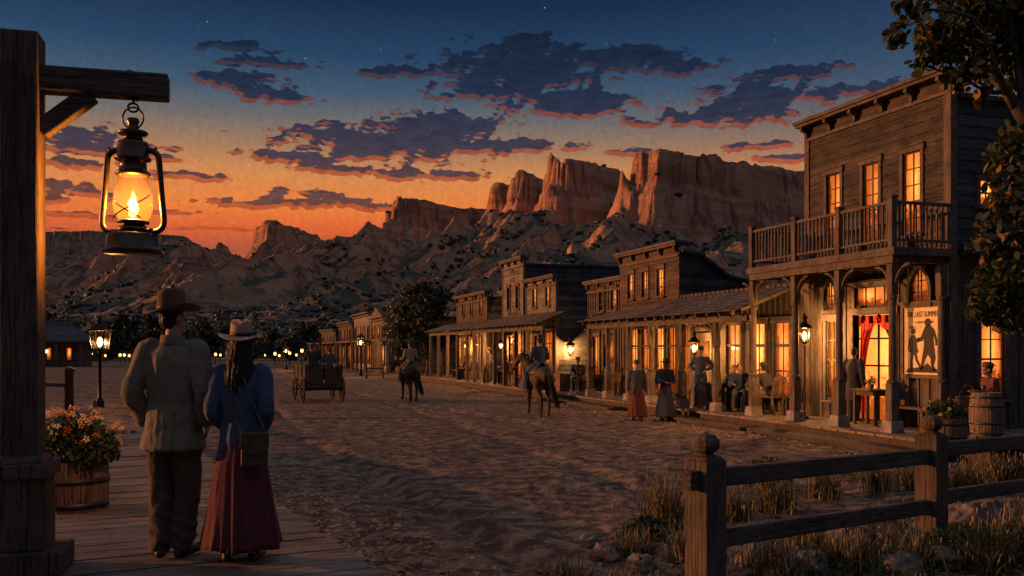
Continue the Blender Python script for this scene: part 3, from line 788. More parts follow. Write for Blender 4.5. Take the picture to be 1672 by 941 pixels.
def cornice(root, xf, y0, y1, zt, n=5, depth=.3, mat='trim', bh=.34):
    off = root.location; m = MB()
    m.b2((xf - depth, y0 - .12, zt), (xf + .25, y1 + .12, zt + .09))
    m.b2((xf - depth + .05, y0 - .08, zt - .07), (xf + .2, y1 + .08, zt - .002))
    m.b2((xf - .06, y0, zt - .42), (xf - .024, y1, zt - .34))
    c = m.build('cornice', M[mat], root, off=off, bevel=.008)
    for i in range(n):
        y = y0 + .12 + (y1 - y0 - .24) * i / (n - 1)
        b = MB(); b.prism([(xf - .03, zt - .075), (xf - depth + .08, zt - .075), (xf - depth + .07, zt - .15), (xf - .13, zt - .22), (xf - .11, zt - bh), (xf - .03, zt - bh)], 'y', y - .045, y + .045) if False else None
        poly = [(xf - .03, zt - .075), (xf - depth + .08, zt - .075), (xf - depth + .07, zt - .15), (xf - .13, zt - .22), (xf - .11, zt - bh), (xf - .03, zt - bh)]
        b = MB(); n_ = len(poly)
        vs = [(px, y - .045, pz) for px, pz in poly] + [(px, y + .045, pz) for px, pz in poly]
        b.add(vs, [tuple(range(n_)), tuple(range(2 * n_ - 1, n_ - 1, -1))] + [(k, k + n_, (k + 1) % n_ + n_, (k + 1) % n_) for k in range(n_)])
        b.build('bracket', M[mat], c, off=off)
    return c
def porch_post(root, x, y, z0, z1, plinth=True, fancy=True, w=.17, braces=(-1, 1), inward=True):
    off = root.location; m = MB()
    zb = z0 + (.24 if plinth else 0)
    if fancy:
        m.box((x, y, (zb + z0 + 1.0) / 2), (w * 1.12, w * 1.12, z0 + 1.0 - zb))
        m.lathe([(w * .66, z0 + 1.0), (w * .72, z0 + 1.03), (w * .66, z0 + 1.06), (w * .42, z0 + 1.09), (w * .46, z0 + 1.2), (w * .40, z1 - .72), (w * .55, z1 - .70), (w * .62, z1 - .66), (w * .5, z1 - .62)], 12, (x, y, 0))
        m.box((x, y, z1 - .31), (w * .95, w * .95, .618))
    else:
        m.box((x, y, (zb + z1) / 2), (w, w, z1 - zb))
    o = m.build('porch_post', M['trim_up'], root, off=off, bevel=.006)
    if plinth:
        p = MB(); p.box((x, y, z0 + .12), (w * 2.0, w * 2.0, .24), taper=.84); p.build('plinth', M['stone'], o, off=off, bevel=.012)
    dirs = [(0, s) for s in braces] + ([(1, 0)] if inward else [])
    for dx, dy in dirs:
        pts = []
        for i in range(7):
            t = i / 6 * PI / 2
            pts.append(V((x + dx * (.07 + .42 * (1 - math.cos(t))), y + dy * (.07 + .42 * (1 - math.cos(t))), z1 - .55 + .53 * math.sin(t))))
        b = MB()
        b.tube(pts, .03, 6)
        b.build('brace', M['trim'], o, off=off)
    return o
def beamy(root, name, x, y0, y1, z0, z1, w=.16, mat='trim'):
    m = MB(); m.b2((x - w / 2, y0, z0), (x + w / 2, y1, z1)); return m.build(name, M[mat], root, off=root.location, bevel=.008)
def pent_roof(root, name, x0, z0, x1, z1, y0, y1, th=.07, mat='roof', rows=6):
    m = MB()
    n = rows
    for i in range(n):                                  # overlapping courses
        ta, tb = i / n, (i + 1) / n
        xa, xb = x0 + (x1 - x0) * ta, x0 + (x1 - x0) * tb
        za, zb = z0 + (z1 - z0) * ta, z0 + (z1 - z0) * tb
        rag = [rng.uniform(-.015, .015) for _ in range(2)]
        m.add([(xa - .03 + rag[0], y0, za + .035), (xa - .03 + rag[0], y1, za + .035), (xb, y1, zb + .012), (xb, y0, zb + .012),
               (xa - .03 + rag[0], y0, za), (xa - .03 + rag[0], y1, za), (xb, y1, zb - .0), (xb, y0, zb - .0)],
              [(0, 1, 2, 3), (4, 7, 6, 5), (0, 4, 5, 1), (0, 3, 7, 4), (1, 5, 6, 2), (2, 6, 7, 3)])
    r = m.build(name, M[mat], root, off=root.location)
    k = MB(); y = y0 + .25
    while y < y1 - .1:
        k.bar((x0 + .02, y, z0 - .065), (x1 - .03, y, z1 - .065), .06, .1); y += .62
    k.build('rafters', M['trim'], r, off=root.location)
    return r
def shell(root, xf, y0, y1, z0, zt, depth, zback, side='siding_grey', near_holes=(), h=.2, boards=False):
    """side walls, back wall and roof behind a front; the front itself is added by the caller"""
    off = root.location; s = MB()
    if boards: upboards(s, 'y', y0, xf + .02, xf + depth, z0, zback, near_holes, .28)
    else: siding(s, 'y', y0, xf + .02, xf + depth, z0, zback, near_holes, h)
    s.build('side_wall', M[side], root, off=off)
    b = MB(); b.b2((xf + .2, y1 - .1, z0), (xf + depth, y1, zback)); b.b2((xf + depth - .1, y0 + .1, z0), (xf + depth, y1 - .12, zback - .01))
    b.build('back_wall', M[side], root, off=off)

# ---- corner saloon with balcony
XF, XP = 14.6, 13.2
sal = thing('saloon', 'two storey timber saloon with balcony, cornice and red curtained doorway at the street corner', 'saloon', (XF, 15.2, DZ))
SY0, SY1 = 15.2, 20.05
holes = [(16.85, 18.2, DZ, 2.8), (16.9, 18.15, 2.97, 3.45), (18.78, 19.22, .75, 2.7)] + [(a, b, 4.5, 6.3) for a, b in ((18.68, 19.2), (17.33, 17.87), (16.03, 16.57))]
w_ = siding(MB(), 'x', XF, SY0, SY1, 4.0, 7.7, holes, .24); w_.build('front_wall', M['siding_dark'], sal, off=sal.location)
w_ = upboards(MB(), 'x', XF, SY0, SY1, DZ, 3.98, holes, .3); w_.build('lower_front_wall', M['board_up'], sal, off=sal.location)
w_ = siding(MB(), 'y', SY0, XF + .02, 21, 4.02, 7.2, [(15.33, 15.75, 5.0, 5.56)], .24); w_.build('side_wall', M['siding_grey'], sal, off=sal.location)
w_ = upboards(MB(), 'y', SY0, XF + .02, 21, DZ, 3.98, [(15.35, 16.0, .95, 2.62)], .3); w_.build('lower_side_wall', M['board_up'], sal, off=sal.location)
w_ = MB(); w_.b2((XF + .3, SY1 - .1, DZ), (21, SY1, 7.2)); w_.b2((20.9, SY0 + .1, DZ), (21, SY1 - .12, 7.19)); w_.b2((XF + .03, SY0 + .04, 3.8), (20.85, SY1 - .13, 3.9))
w_.build('back_wall', M['siding_grey'], sal, off=sal.location)
w_ = MB(); w_.b2((XF + .16, SY0 - .12, 7.2), (21.2, SY1 + .1, 7.3)); w_.build('roof', M['roof'], sal, off=sal.location)
for nm, p, q in (('parapet_back', (XF + .03, SY0 + .001, 7.3), (XF + .15, SY1, 7.7)), ('corner_board', (XF - .003, SY0 - .035, DZ), (XF + .12, SY0 - .004, 7.65)), ('corner_board', (XF - .045, SY0 - .036, DZ), (XF - .006, SY0 + .16, 7.65)), ('corner_board', (XF - .045, SY1 - .16, DZ), (XF - .006, SY1 + .02, 7.65))):
    w_ = MB(); w_.b2(p, q); w_.build(nm, M['trim_up'], sal, off=sal.location)
cornice(sal, XF, SY0, SY1, 7.72, 6, .34)
for a, b in ((18.68, 19.2), (17.33, 17.87), (16.03, 16.57)):
    window(sal, 'x', XF, a, b, 4.5, 6.3, 'win', 2, 5)
window(sal, 'y', SY0, 15.33, 15.75, 5.0, 5.56, 'win', 2, 2)
window(sal, 'y', SY0, 15.35, 16.0, .95, 2.62, 'win', 2, 4, casing=.12)
window(sal, 'x', XF, 18.78, 19.22, .75, 2.7, 'win', 2, 4)
window(sal, 'x', XF, 16.9, 18.15, 2.97, 3.45, 'win', 4, 1, sill=False, name='transom_window')
window(sal, 'x', XF, 15.72, 16.28, 2.98, 3.72, 'win', 2, 3, arch=.42, sill=False, name='arched_window')
window(sal, 'x', XF, 18.8, 19.2, 2.95, 3.65, 'win_dim', 2, 2, arch=.25, sill=False, name='arched_window')
m = MB()                                                # hood over the side window and little pent roof on the side
for i in range(10):
    t0, t1 = PI * i / 10, PI * (i + 1) / 10
    m.bar((15.675 - .56 * math.cos(t0), SY0 - .06, 2.72 + .30 * math.sin(t0)), (15.675 - .56 * math.cos(t1), SY0 - .06, 2.72 + .30 * math.sin(t1)), .06, .06)
m.build('window_hood', M['trim'], sal, off=sal.location)
m = MB(); m.add([(XF + .2, SY0 - .42, 3.98), (20.9, SY0 - .42, 3.98), (20.9, SY0 - .04, 4.22), (XF + .2, SY0 - .04, 4.22), (XF + .2, SY0 - .42, 3.93), (20.9, SY0 - .42, 3.93), (20.9, SY0 - .04, 3.93), (XF + .2, SY0 - .04, 3.93)],
    [(0, 1, 2, 3), (4, 7, 6, 5), (0, 4, 5, 1), (1, 5, 6, 2), (2, 6, 7, 3), (3, 7, 4, 0)])
m.build('pent_roof', M['roof'], sal, off=sal.location)
m = MB(); m.b2((XF - .05, 16.73, DZ), (XF + .02, 16.848, 2.85)); m.b2((XF - .05, 18.202, DZ), (XF + .02, 18.32, 2.85)); m.b2((XF - .07, 16.68, 2.80), (XF + .02, 18.37, 2.96)); m.b2((XF - .09, 16.62, 3.49), (XF + .02, 18.43, 3.6))
m.build('door_frame', M['trim'], sal, off=sal.location, bevel=.008)
# lit vestibule seen past the curtains
m = MB(); m.b2((XF + .62, 16.4, DZ), (XF + .64, 19.3, 2.95)); m.build('vestibule_glass', M['win'], sal, off=sal.location)
m = MB(); m.b2((XF + .15, 16.4, DZ), (XF + .61, 16.45, 2.95)); m.b2((XF + .15, 19.25, DZ), (XF + .61, 19.3, 2.95)); m.b2((XF + .15, 16.46, 2.9), (XF + .61, 19.24, 2.95)); m.b2((XF + .0, 16.86, DZ - .05), (XF + .61, 18.19, DZ + .005))
for y in (17.0, 17.5, 18.05, 18.6): m.b2((XF + .56, y - .02, DZ + .01), (XF + .6, y + .02, 2.89))
for z in (.9, 1.6, 2.25): m.b2((XF + .565, 16.47, z - .02), (XF + .595, 19.23, z + .02))
m.build('vestibule', M['trim'], sal, off=sal.location)
def curtain(y_top0, y_top1, tie, z_tie, z_bot):
    rings = []; n = 26; z1 = 2.74
    for i in range(13):
        t = i / 12; z = z1 + (z_bot - z1) * t
        q = (1 - ((z - z_tie) / (z1 - z_tie)) ** 2) if z > z_tie else 1 - .35 * (z_tie - z) / (z_tie - z_bot)
        q = max(0, q) ** .8
        row = []
        for k in range(n + 1):
            u = k / n
            y = (y_top0 + (y_top1 - y_top0) * u) * (1 - q) + (tie + (y_top1 - y_top0) * .2 * (u - .5)) * q
            row.append(V((XF + .14 + .035 * math.sin(u * 30) * (1 - .5 * q) + .03 * math.sin(u * 9 + z * 3), y, z - .09 * math.sin(u * PI) * (1 - t))))
        rings.append(row + [p + V((.012, 0, 0)) for p in reversed(row)])
    m = MB(); m.loft(rings); return m.build('curtain', M['curtain'], sal, True, off=sal.location)
curtain(16.86, 17.52, 16.96, 1.55, .55); curtain(18.19, 17.53, 18.08, 1.5, .5)
m = MB(); m.loft([[V((XF + .1 + .02 * math.sin(k * 1.3) - (.02 if s else 0), 16.86 + 1.33 * k / 24, z - (.16 * abs(math.sin(k / 24 * 2 * PI))) * q)) for k in range(25)] for z, q, s in ((2.78, 0, 0), (2.6, 1, 0))], cap=False); m.build('valance', M['curtain'], sal, True, off=sal.location)
# porch: posts, beam, balcony
PY = [15.3, 16.95, 18.55, 20.3]
for i, y in enumerate(PY): porch_post(sal, XP, y, DZ, 3.72)
porch_post(sal, XF - .16, 15.3, DZ, 3.72, plinth=False, braces=(), inward=False)
beamy(sal, 'porch_beam', XP, 15.2, 20.4, 3.74, 3.9)
m = MB(); m.b2((XP - .12, 15.12, 3.9), (XF - .03, 20.45, 4.06)); m.build('balcony_floor', M['trim'], sal, off=sal.location, bevel=.01)
m = MB(); y = 15.3
while y < 20.4: m.b2((XP + .1, y - .03, 3.76), (XF - .04, y + .03, 3.898)); y += .55
m.build('balcony_joists', M['trim'], sal, off=sal.location)
m = MB(); m.b2((XP - .03, 15.26, 4.96), (XP + .05, 20.38, 5.02)); m.b2((XP - .02, 15.28, 4.2), (XP + .03, 20.36, 4.25))
m.b2((XP + .05, 15.25, 4.958), (XF - .03, 15.32, 5.018)); m.b2((XP + .04, 15.26, 4.2), (XF - .03, 15.31, 4.25))
m.b2((XP + .05, 20.33, 4.958), (XF - .03, 20.40, 5.018)); m.b2((XP + .04, 20.34, 4.2), (XF - .03, 20.39, 4.25))
y = 15.45
while y < 20.3: m.box((XP + .005, y, 4.605), (.036, .036, .708)); y += .135
x = XP + .17
while x < XF - .06:
    m.box((x, 15.285, 4.605), (.036, .036, .708)); m.box((x, 20.365, 4.605), (.036, .036, .708)); x += .135
m.build('balcony_railing', M['trim'], sal, off=sal.location)
for y in (15.3, 16.95, 18.55, 20.36):
    m = MB(); m.box((XP, y, 4.57), (.13, .13, 1.01)); m.box((XP, y, 5.1), (.17, .17, .05)); m.build('railing_post', M['trim_up'], sal, off=sal.location, bevel=.006)
# poster on the front wall
pf = thing('wall_poster', 'framed theatre poster with two dark silhouettes on the saloon wall', 'poster', (XF, 15.93, 1.45))
P_ = fpt('x', XF); y0, y1, z0, z1 = 15.38, 16.5, 1.45, 2.9
m = MB(); m.b2(P_(y0, z0, .034), P_(y1, z1, .05)); m.build('poster_sheet', M.setdefault('paper', plain('aged_paper', (.62, .44, .24), .8, 0, .18, 5, .1)), pf, off=pf.location)
m = MB(); m.b2(P_(y0 - .08, z0 - .08, .03), P_(y0, z1 + .08, .08)); m.b2(P_(y1, z0 - .08, .03), P_(y1 + .08, z1 + .08, .08)); m.b2(P_(y0, z1, .03), P_(y1, z1 + .08, .082)); m.b2(P_(y0, z0 - .08, .03), P_(y1, z0, .082)); m.b2(P_(y0 - .1, z1 + .08, .03), P_(y1 + .1, z1 + .12, .11))
m.build('poster_frame', M['trim'], pf, off=pf.location)
M['ink'] = plain('dark_ink', (.022, .014, .01), .8)
def sil(name, pieces):
    m = MB()
    for poly in pieces:
        # u runs 0..1 left to right as seen from the street, v 0..1 upward
        vs = [P_(y1 - u * (y1 - y0), z0 + v * (z1 - z0), .0515) for u, v in poly] + [P_(y1 - u * (y1 - y0), z0 + v * (z1 - z0), .0555) for u, v in poly]
        n = len(poly); m.add(vs, [tuple(range(n)), tuple(range(2 * n - 1, n - 1, -1))] + [(i, i + n, (i + 1) % n + n, (i + 1) % n) for i in range(n)])
    return m.build(name, M['ink'], pf, off=pf.location)
def disc(cx, cy, rx, ry): return [(cx + rx * math.cos(i * PI / 8), cy + ry * math.sin(i * PI / 8)) for i in range(16)]
sil('tall_figure', [disc(.63, .77, .085, .058), [(.57, .72), (.69, .73), (.80, .66), (.88, .50), (.87, .43), (.82, .43), (.82, .50), (.77, .58), (.79, .42), (.83, .24), (.78, .14), (.84, .07), (.78, .06), (.72, .12), (.70, .24), (.63, .30), (.56, .22), (.50, .08), (.43, .07), (.46, .16), (.50, .30), (.53, .42), (.53, .53), (.48, .49), (.36, .50), (.35, .54), (.46, .56), (.52, .66)]])
sil('small_figure', [disc(.25, .64, .06, .042), [(.21, .59), (.29, .59), (.33, .53), (.42, .53), (.43, .49), (.34, .47), (.35, .41), (.39, .33), (.34, .32), (.37, .22), (.45, .13), (.41, .11), (.32, .20), (.27, .31), (.22, .20), (.24, .09), (.17, .07), (.17, .20), (.19, .32), (.14, .34), (.17, .40), (.15, .44), (.12, .36), (.10, .38), (.14, .52)]])
sil('drawn_ground', [[(.04, .03), (.12, .08), (.3, .10), (.5, .12), (.62, .17), (.74, .10), (.9, .08), (.96, .03)]])
def text3(root, name, s, size, plane_pt, mat, ang=0, thick=.004, rot=None, squeeze=1):
    cu = bpy.data.curves.new('t', 'FONT'); cu.body = s; cu.size = size; cu.extrude = thick / 2; cu.align_x = 'CENTER'; cu.align_y = 'CENTER'
    o = bpy.data.objects.new('t', cu); col.objects.link(o)
    me = bpy.data.meshes.new_from_object(o.evaluated_get(bpy.context.evaluated_depsgraph_get()))
    bpy.data.objects.remove(o)
    # letters stand upright on a wall facing -X
    Rm = Matrix(((0, 0, -1), (-1, 0, 0), (0, 1, 0))).to_4x4()
    for v in me.vertices:
        p = Matrix.Rotation(ang, 4, 'Z') @ V((v.co.x * squeeze, v.co.y, v.co.z)); v.co = (Rm @ p) + V(plane_pt) - root.location
    me.materials.append(mat); ob = bpy.data.objects.new(name, me); col.objects.link(ob); ob.parent = root
    return ob
yc = (y0 + y1) / 2
text3(pf, 'headline', 'THE LAST SUMMER', .17, P_(yc, 2.74, .054), M['ink'], squeeze=.66)
text3(pf, 'subtitle', 'a show in town', .085, P_(yc - .05, 2.58, .054), M['ink'])
text3(pf, 'small_print', 'TALL', .10, P_(y1 - .26, 2.46, .054), M['ink'], ang=-.08)

# ---- shops under the long porch
shop = thing('low_shop', 'low timber shop with tall lit windows under the long porch beside the saloon', 'shop', (XF, 20.3, DZ))
hs = [(20.72, 21.45, .75, 2.72), (21.85, 22.6, .75, 2.72), (23.1, 23.85, .75, 2.72), (24.75, 25.75, DZ, 2.55), (26.0, 26.5, .75, 2.72)]
upboards(MB(), 'x', XF, 20.1, 26.7, DZ, 3.75, hs, .26).build('front_wall', M['board_up'], shop, off=shop.location)
for q in hs:
    if q[2] > DZ: window(shop, 'x', XF, *q, 'win_dim' if q is hs[2] else 'win', 2, 3, transom=2.1)
panel_door(shop, 'x', XF, *hs[3], glass='win_dim')
window(shop, 'x', XF, 24.8, 25.7, 2.72, 2.98, 'win_dim', 2, 1, sill=False, name='transom_window')
m = MB(); m.prism([(XF + .02, 3.62), (17.5, 3.95), (21, 3.5), (21, 3.42), (17.5, 3.87), (XF + .02, 3.54)], 'y', 20.1, 26.62)
for i in range(len(m.v)): m.v[i] = V((m.v[i].x, m.v[i].y, m.v[i].z))
m.build('roof', M['roof_far'], shop, off=shop.location)
m = MB(); m.b2((20.8, 20.1, DZ), (20.9, 26.6, 3.42)); m.build('back_wall', M['siding_grey'], shop, off=shop.location)
pent_roof(shop, 'porch_roof', XP - .38, 2.98, XF + .03, 3.66, 20.52, 26.72, rows=7)
beamy(shop, 'porch_beam', XP, 20.5, 26.7, 2.72, 2.88)
SP = [22.1, 24.0, 26.0]
for y in SP: porch_post(shop, XP, y, DZ, 2.74, inward=False)

brick = thing('false_front_store', 'brown false front store with three lit upper windows above the long porch', 'store', (XF, 26.7, DZ))
BY0, BY1 = 26.75, 31.3
hb = [(26.95, 27.5, .6, 2.72), (27.78, 28.4, .6, 2.72), (28.85, 29.45, .6, 2.72), (29.75, 30.4, .6, 2.72)]
hu = [(27.8, 28.28, 3.8, 4.72), (28.95, 29.43, 3.8, 4.72), (30.1, 30.58, 3.8, 4.72)]
siding(MB(), 'x', XF, BY0, BY1, 3.3, 5.45, hu, .16).build('front_wall', M['siding_brown'], brick, off=brick.location)
upboards(MB(), 'x', XF, BY0, BY1, DZ, 3.29, hb, .26).build('lower_front_wall', M['board_up'], brick, off=brick.location)
for q in hb: window(brick, 'x', XF, *q, 'win_dim' if q is hb[3] else 'win', 2, 3, transom=2.1)
for q in hu: window(brick, 'x', XF, *q, 'win', 2, 3, casing=.07)
cornice(brick, XF, BY0, BY1, 5.45, 5, .24, bh=.28)
P2 = fpt('y', BY0)
m = MB(); poly = [(XF + .02, DZ), (20.5, DZ), (20.5, 3.6), (16.4, 4.35), (15.3, 5.05), (XF + .02, 5.15)]
n = len(poly); vs = [(a, BY0 + .0, z) for a, z in poly] + [(a, BY0 + .08, z) for a, z in poly]
m.add(vs, [tuple(range(n)), tuple(range(2 * n - 1, n - 1, -1))] + [(i, i + n, (i + 1) % n + n, (i + 1) % n) for i in range(n)])
a = XF + .3
while a < 20.4:
    zt = np.interp(a, [XF, 15.3, 16.4, 20.5], [5.12, 5.05, 4.35, 3.6]) - .04
    m.b2((a - .022, BY0 - .026, DZ), (a + .022, BY0 - .002, float(zt))); a += .27
m.build('side_wall', M['siding_grey'], brick, off=brick.location)
m = MB(); pr_ = [(XF + .05, 5.16), (15.3, 5.07), (16.4, 4.37), (20.7, 3.58), (20.7, 3.66), (16.42, 4.46), (15.33, 5.16), (XF + .05, 5.25)]
n = len(pr_); vs = [(a, BY0 - .14, z) for a, z in pr_] + [(a, BY1, z) for a, z in pr_]
m.add(vs, [tuple(range(n)), tuple(range(2 * n - 1, n - 1, -1))] + [(i, i + n, (i + 1) % n + n, (i + 1) % n) for i in range(n)])
m.build('roof', M['roof_far'], brick, off=brick.location)
m = MB(); m.b2((XF + .1, BY1 - .1, DZ), (20.4, BY1 - .02, 3.55)); m.build('back_wall', M['siding_grey'], brick, off=brick.location)
pent_roof(brick, 'porch_roof', XP - .38, 2.98, XF + .0, 3.45, 26.74, 31.1, rows=7)
beamy(brick, 'porch_beam', XP, 26.72, 31.0, 2.72, 2.88)
for y in (27.6, 29.3, 30.9): porch_post(brick, XP, y, DZ, 2.74, inward=False)

dark = thing('board_house', 'dark unlit upright board house set between the brown store and the pale shops', 'house', (XF, 31.4, DZ))
XD = XF + .25
hd = [(32.3, 33.3, DZ, 2.6), (33.75, 34.35, .9, 2.5), (33.3, 33.75, 3.5, 4.3), (32.1, 32.6, 3.5, 4.3)]
upboards(MB(), 'x', XD, 31.4, 35.0, DZ, 4.65, hd, .25).build('front_wall', M['siding_dark'], dark, off=dark.location)
panel_door(dark, 'x', XD, *hd[0], glass='win_dim')
window(dark, 'x', XD, *hd[1], 'win_dim', 2, 3)
window(dark, 'x', XD, *hd[2], 'win_dark', 2, 3, casing=.06)
window(dark, 'x', XD, *hd[3], 'win_dim', 1, 4, casing=.06)
cornice(dark, XD, 31.4, 35.0, 4.68, 4, .2, bh=.24)
shell(dark, XD, 31.4, 35.0, DZ, 4.6, 5, 4.55)
m = MB(); m.b2((XD + .04, 31.4, 4.56), (XD + 5.1, 35.0, 4.63)); m.build('roof', M['roof_far'], dark, off=dark.location)

# ---- pale shops farther along
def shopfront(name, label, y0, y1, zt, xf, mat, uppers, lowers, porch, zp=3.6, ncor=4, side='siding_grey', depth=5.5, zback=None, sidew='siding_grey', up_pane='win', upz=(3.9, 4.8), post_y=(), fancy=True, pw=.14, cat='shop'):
    b = thing(name, label, cat, (xf, y0, DZ))
    ho = [(a, c, upz[0], upz[1]) for a, c in uppers]
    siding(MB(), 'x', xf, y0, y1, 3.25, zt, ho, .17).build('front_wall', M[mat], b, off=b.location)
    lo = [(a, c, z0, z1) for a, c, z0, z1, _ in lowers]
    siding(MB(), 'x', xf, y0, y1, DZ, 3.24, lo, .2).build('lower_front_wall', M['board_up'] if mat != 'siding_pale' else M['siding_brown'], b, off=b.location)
    for (a, c, u, v) in ho: window(b, 'x', xf, a, c, u, v, up_pane, 2, 2, casing=.06)
    for a, c, u, v, p in lowers:
        if u > DZ + .05: window(b, 'x', xf, a, c, u, v, p, 2, 3, casing=.06, transom=u + (v - u) * .75)
        else: panel_door(b, 'x', xf, a, c, u, v, glass=p)
    cornice(b, xf, y0, y1, zt, ncor, .24, bh=.26)
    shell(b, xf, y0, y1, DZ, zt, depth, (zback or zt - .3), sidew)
    m = MB(); m.b2((xf + .05, y0 - .08, (zback or zt - .3) + .003), (xf + depth + .1, y1, (zback or zt - .3) + .08)); m.build('roof', M['roof_far'], b, off=b.location)
    for p, q in (((xf - .001, y0 - .03, DZ), (xf + .1, y0 - .003, zt - .05)), ((xf - .036, y0 - .031, DZ), (xf - .003, y0 + .13, zt - .05)), ((xf - .036, y1 - .13, DZ), (xf - .003, y1, zt - .05))):
        m = MB(); m.b2(p, q); m.build('corner_board', M['trim_up'], b, off=b.location)
    if porch:
        p0, p1, ze = porch
        pent_roof(b, 'porch_roof', XP - .35, ze, xf + .0, zp, p0, p1, rows=6)
        beamy(b, 'porch_beam', XP, p0 + .08, p1 - .05, ze - .24, ze - .09, .13)
        for y in post_y: porch_post(b, XP, y, DZ, ze - .22, plinth=False, fancy=fancy, w=pw, braces=(-1, 1) if fancy else (), inward=False)
    return b
XS = 14.25
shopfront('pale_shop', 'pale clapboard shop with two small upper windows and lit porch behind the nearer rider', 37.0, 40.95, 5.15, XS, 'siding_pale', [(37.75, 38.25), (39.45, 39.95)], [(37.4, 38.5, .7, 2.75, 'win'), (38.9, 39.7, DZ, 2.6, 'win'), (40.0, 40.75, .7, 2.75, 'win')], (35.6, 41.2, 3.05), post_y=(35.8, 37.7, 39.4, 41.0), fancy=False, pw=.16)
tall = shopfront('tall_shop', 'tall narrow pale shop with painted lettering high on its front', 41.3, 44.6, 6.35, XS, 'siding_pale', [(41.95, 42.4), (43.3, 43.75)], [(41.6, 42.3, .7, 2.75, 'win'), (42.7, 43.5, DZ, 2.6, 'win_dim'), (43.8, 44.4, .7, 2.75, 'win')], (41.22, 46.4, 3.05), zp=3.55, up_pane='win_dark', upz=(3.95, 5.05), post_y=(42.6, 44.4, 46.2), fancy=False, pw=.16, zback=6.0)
text3(tall, 'painted_letters', 'HALL', .38, (XS - .028, 42.95, 5.82), M['ink'], squeeze=.95)
text3(tall, 'painted_letters', '& CO', .3, (XS - .028, 42.95, 5.38), M['ink'])
text3(tall, 'painted_letters', 'TOWN STORE', .3, (XS - .028, 42.95, 3.72), M['ink'], squeeze=.9)
shopfront('small_brown_shop', 'small brown shop with three narrow upper windows beside the big dark tree', 47.3, 53.6, 5.05, XS, 'siding_brown', [(48.3, 48.75), (50.2, 50.65), (51.9, 52.35)], [(47.6, 48.4, .7, 2.75, 'win'), (48.9, 49.6, .7, 2.75, 'win'), (50.3, 51.1, DZ, 2.6, 'win'), (51.6, 52.3, .7, 2.7, 'win_dim'), (52.6, 53.3, .7, 2.7, 'win')], (46.5, 56.3, 3.05), zp=3.5, post_y=(47.6, 49.6, 51.8, 54.0, 56.1), fancy=False, pw=.15)
# ---- far end of the street
def farfront(name, label, y0, y1, zt, xf=XF, mat='siding_pale', cols=4, lit=('win', 'win_dim', 'win_dim'), gable=False, cat='building', balcony=True):
    b = thing(name, label, cat, (xf, y0, 0))
    m = MB(); m.b2((xf, y0, 0), (xf + 7, y1, zt - .4)); m.b2((xf - .02, y0, zt - .6), (xf + .2, y1, zt)); m.build('wall', M[mat], b, off=b.location)
    m = MB(); m.b2((xf - .4, y0 - .15, zt), (xf + .3, y1 + .15, zt + .15)); m.b2((xf - .25, y0, zt - .25), (xf - .02, y1, zt - .12))
    if gable:
        ym = (y0 + y1) / 2; m.add([(xf - .3, y0 + .6, zt + .15), (xf - .3, y1 - .6, zt + .15), (xf - .3, ym, zt + 1.0), (xf + .1, y0 + .6, zt + .15), (xf + .1, y1 - .6, zt + .15), (xf + .1, ym, zt + 1.0)], [(0, 1, 2), (5, 4, 3), (0, 3, 4, 1), (1, 4, 5, 2), (2, 5, 3, 0)])
    m.build('cornice', M['trim'], b, off=b.location)
    m = MB(); m.b2((xf - 2.0, y0, 2.6), (xf - .02, y1, 2.78)); m.build('porch_roof', M['roof_far'], b, off=b.location)
    n = max(3, int((y1 - y0) / 3))
    for i in range(n + 1):
        y = y0 + .15 + (y1 - y0 - .3) * i / n
        m = MB(); m.box((xf - 1.8, y, 1.3), (.2, .2, 2.59)); m.build('porch_post', M['trim_up'], b, off=b.location)
    for i in range(cols):
        y = y0 + (y1 - y0) * (i + .5) / cols
        for z0, z1, p in ((.6, 2.2, lit[i % len(lit)]), (3.0, min(4.1, zt - .75), 'win_dim' if i % 3 else 'win_dark')):
            f = MB()
            for s in (-1, 1): f.box((xf - .05, y + s * .62, (z0 + z1) / 2), (.09, .14, z1 - z0 + .2))
            f.box((xf - .055, y, z1 + .08), (.1, 1.5, .16)); f.box((xf - .05, y, (z0 + z1) / 2), (.06, .06, z1 - z0))
            fo = f.build('window', M['trim'], b, off=b.location)
            q = MB(); q.box((xf - .02, y, (z0 + z1) / 2), (.03, 1.1, z1 - z0)); q.build('pane', M[p], fo, off=b.location)
    return b
farfront('street_building', 'brown front just past the dark tree, half hidden by its leaves', 71.3, 74.6, 5.0, mat='siding_brown', cols=2)
farfront('street_building', 'gabled pale building with balcony right of the tall street lamp', 78.8, 86.0, 4.75, cols=3, gable=True)
farfront('street_building', 'pale wide building directly behind the tall street lamp', 86.6, 97.2, 5.4, cols=4)
farfront('street_building', 'brown low front left of the tall street lamp', 98.4, 109, 4.85, mat='siding_brown', cols=4)
farfront('street_building', 'farthest grey front at the end of the street above the wagon riders', 112, 126, 4.3, mat='siding_grey', cols=4)
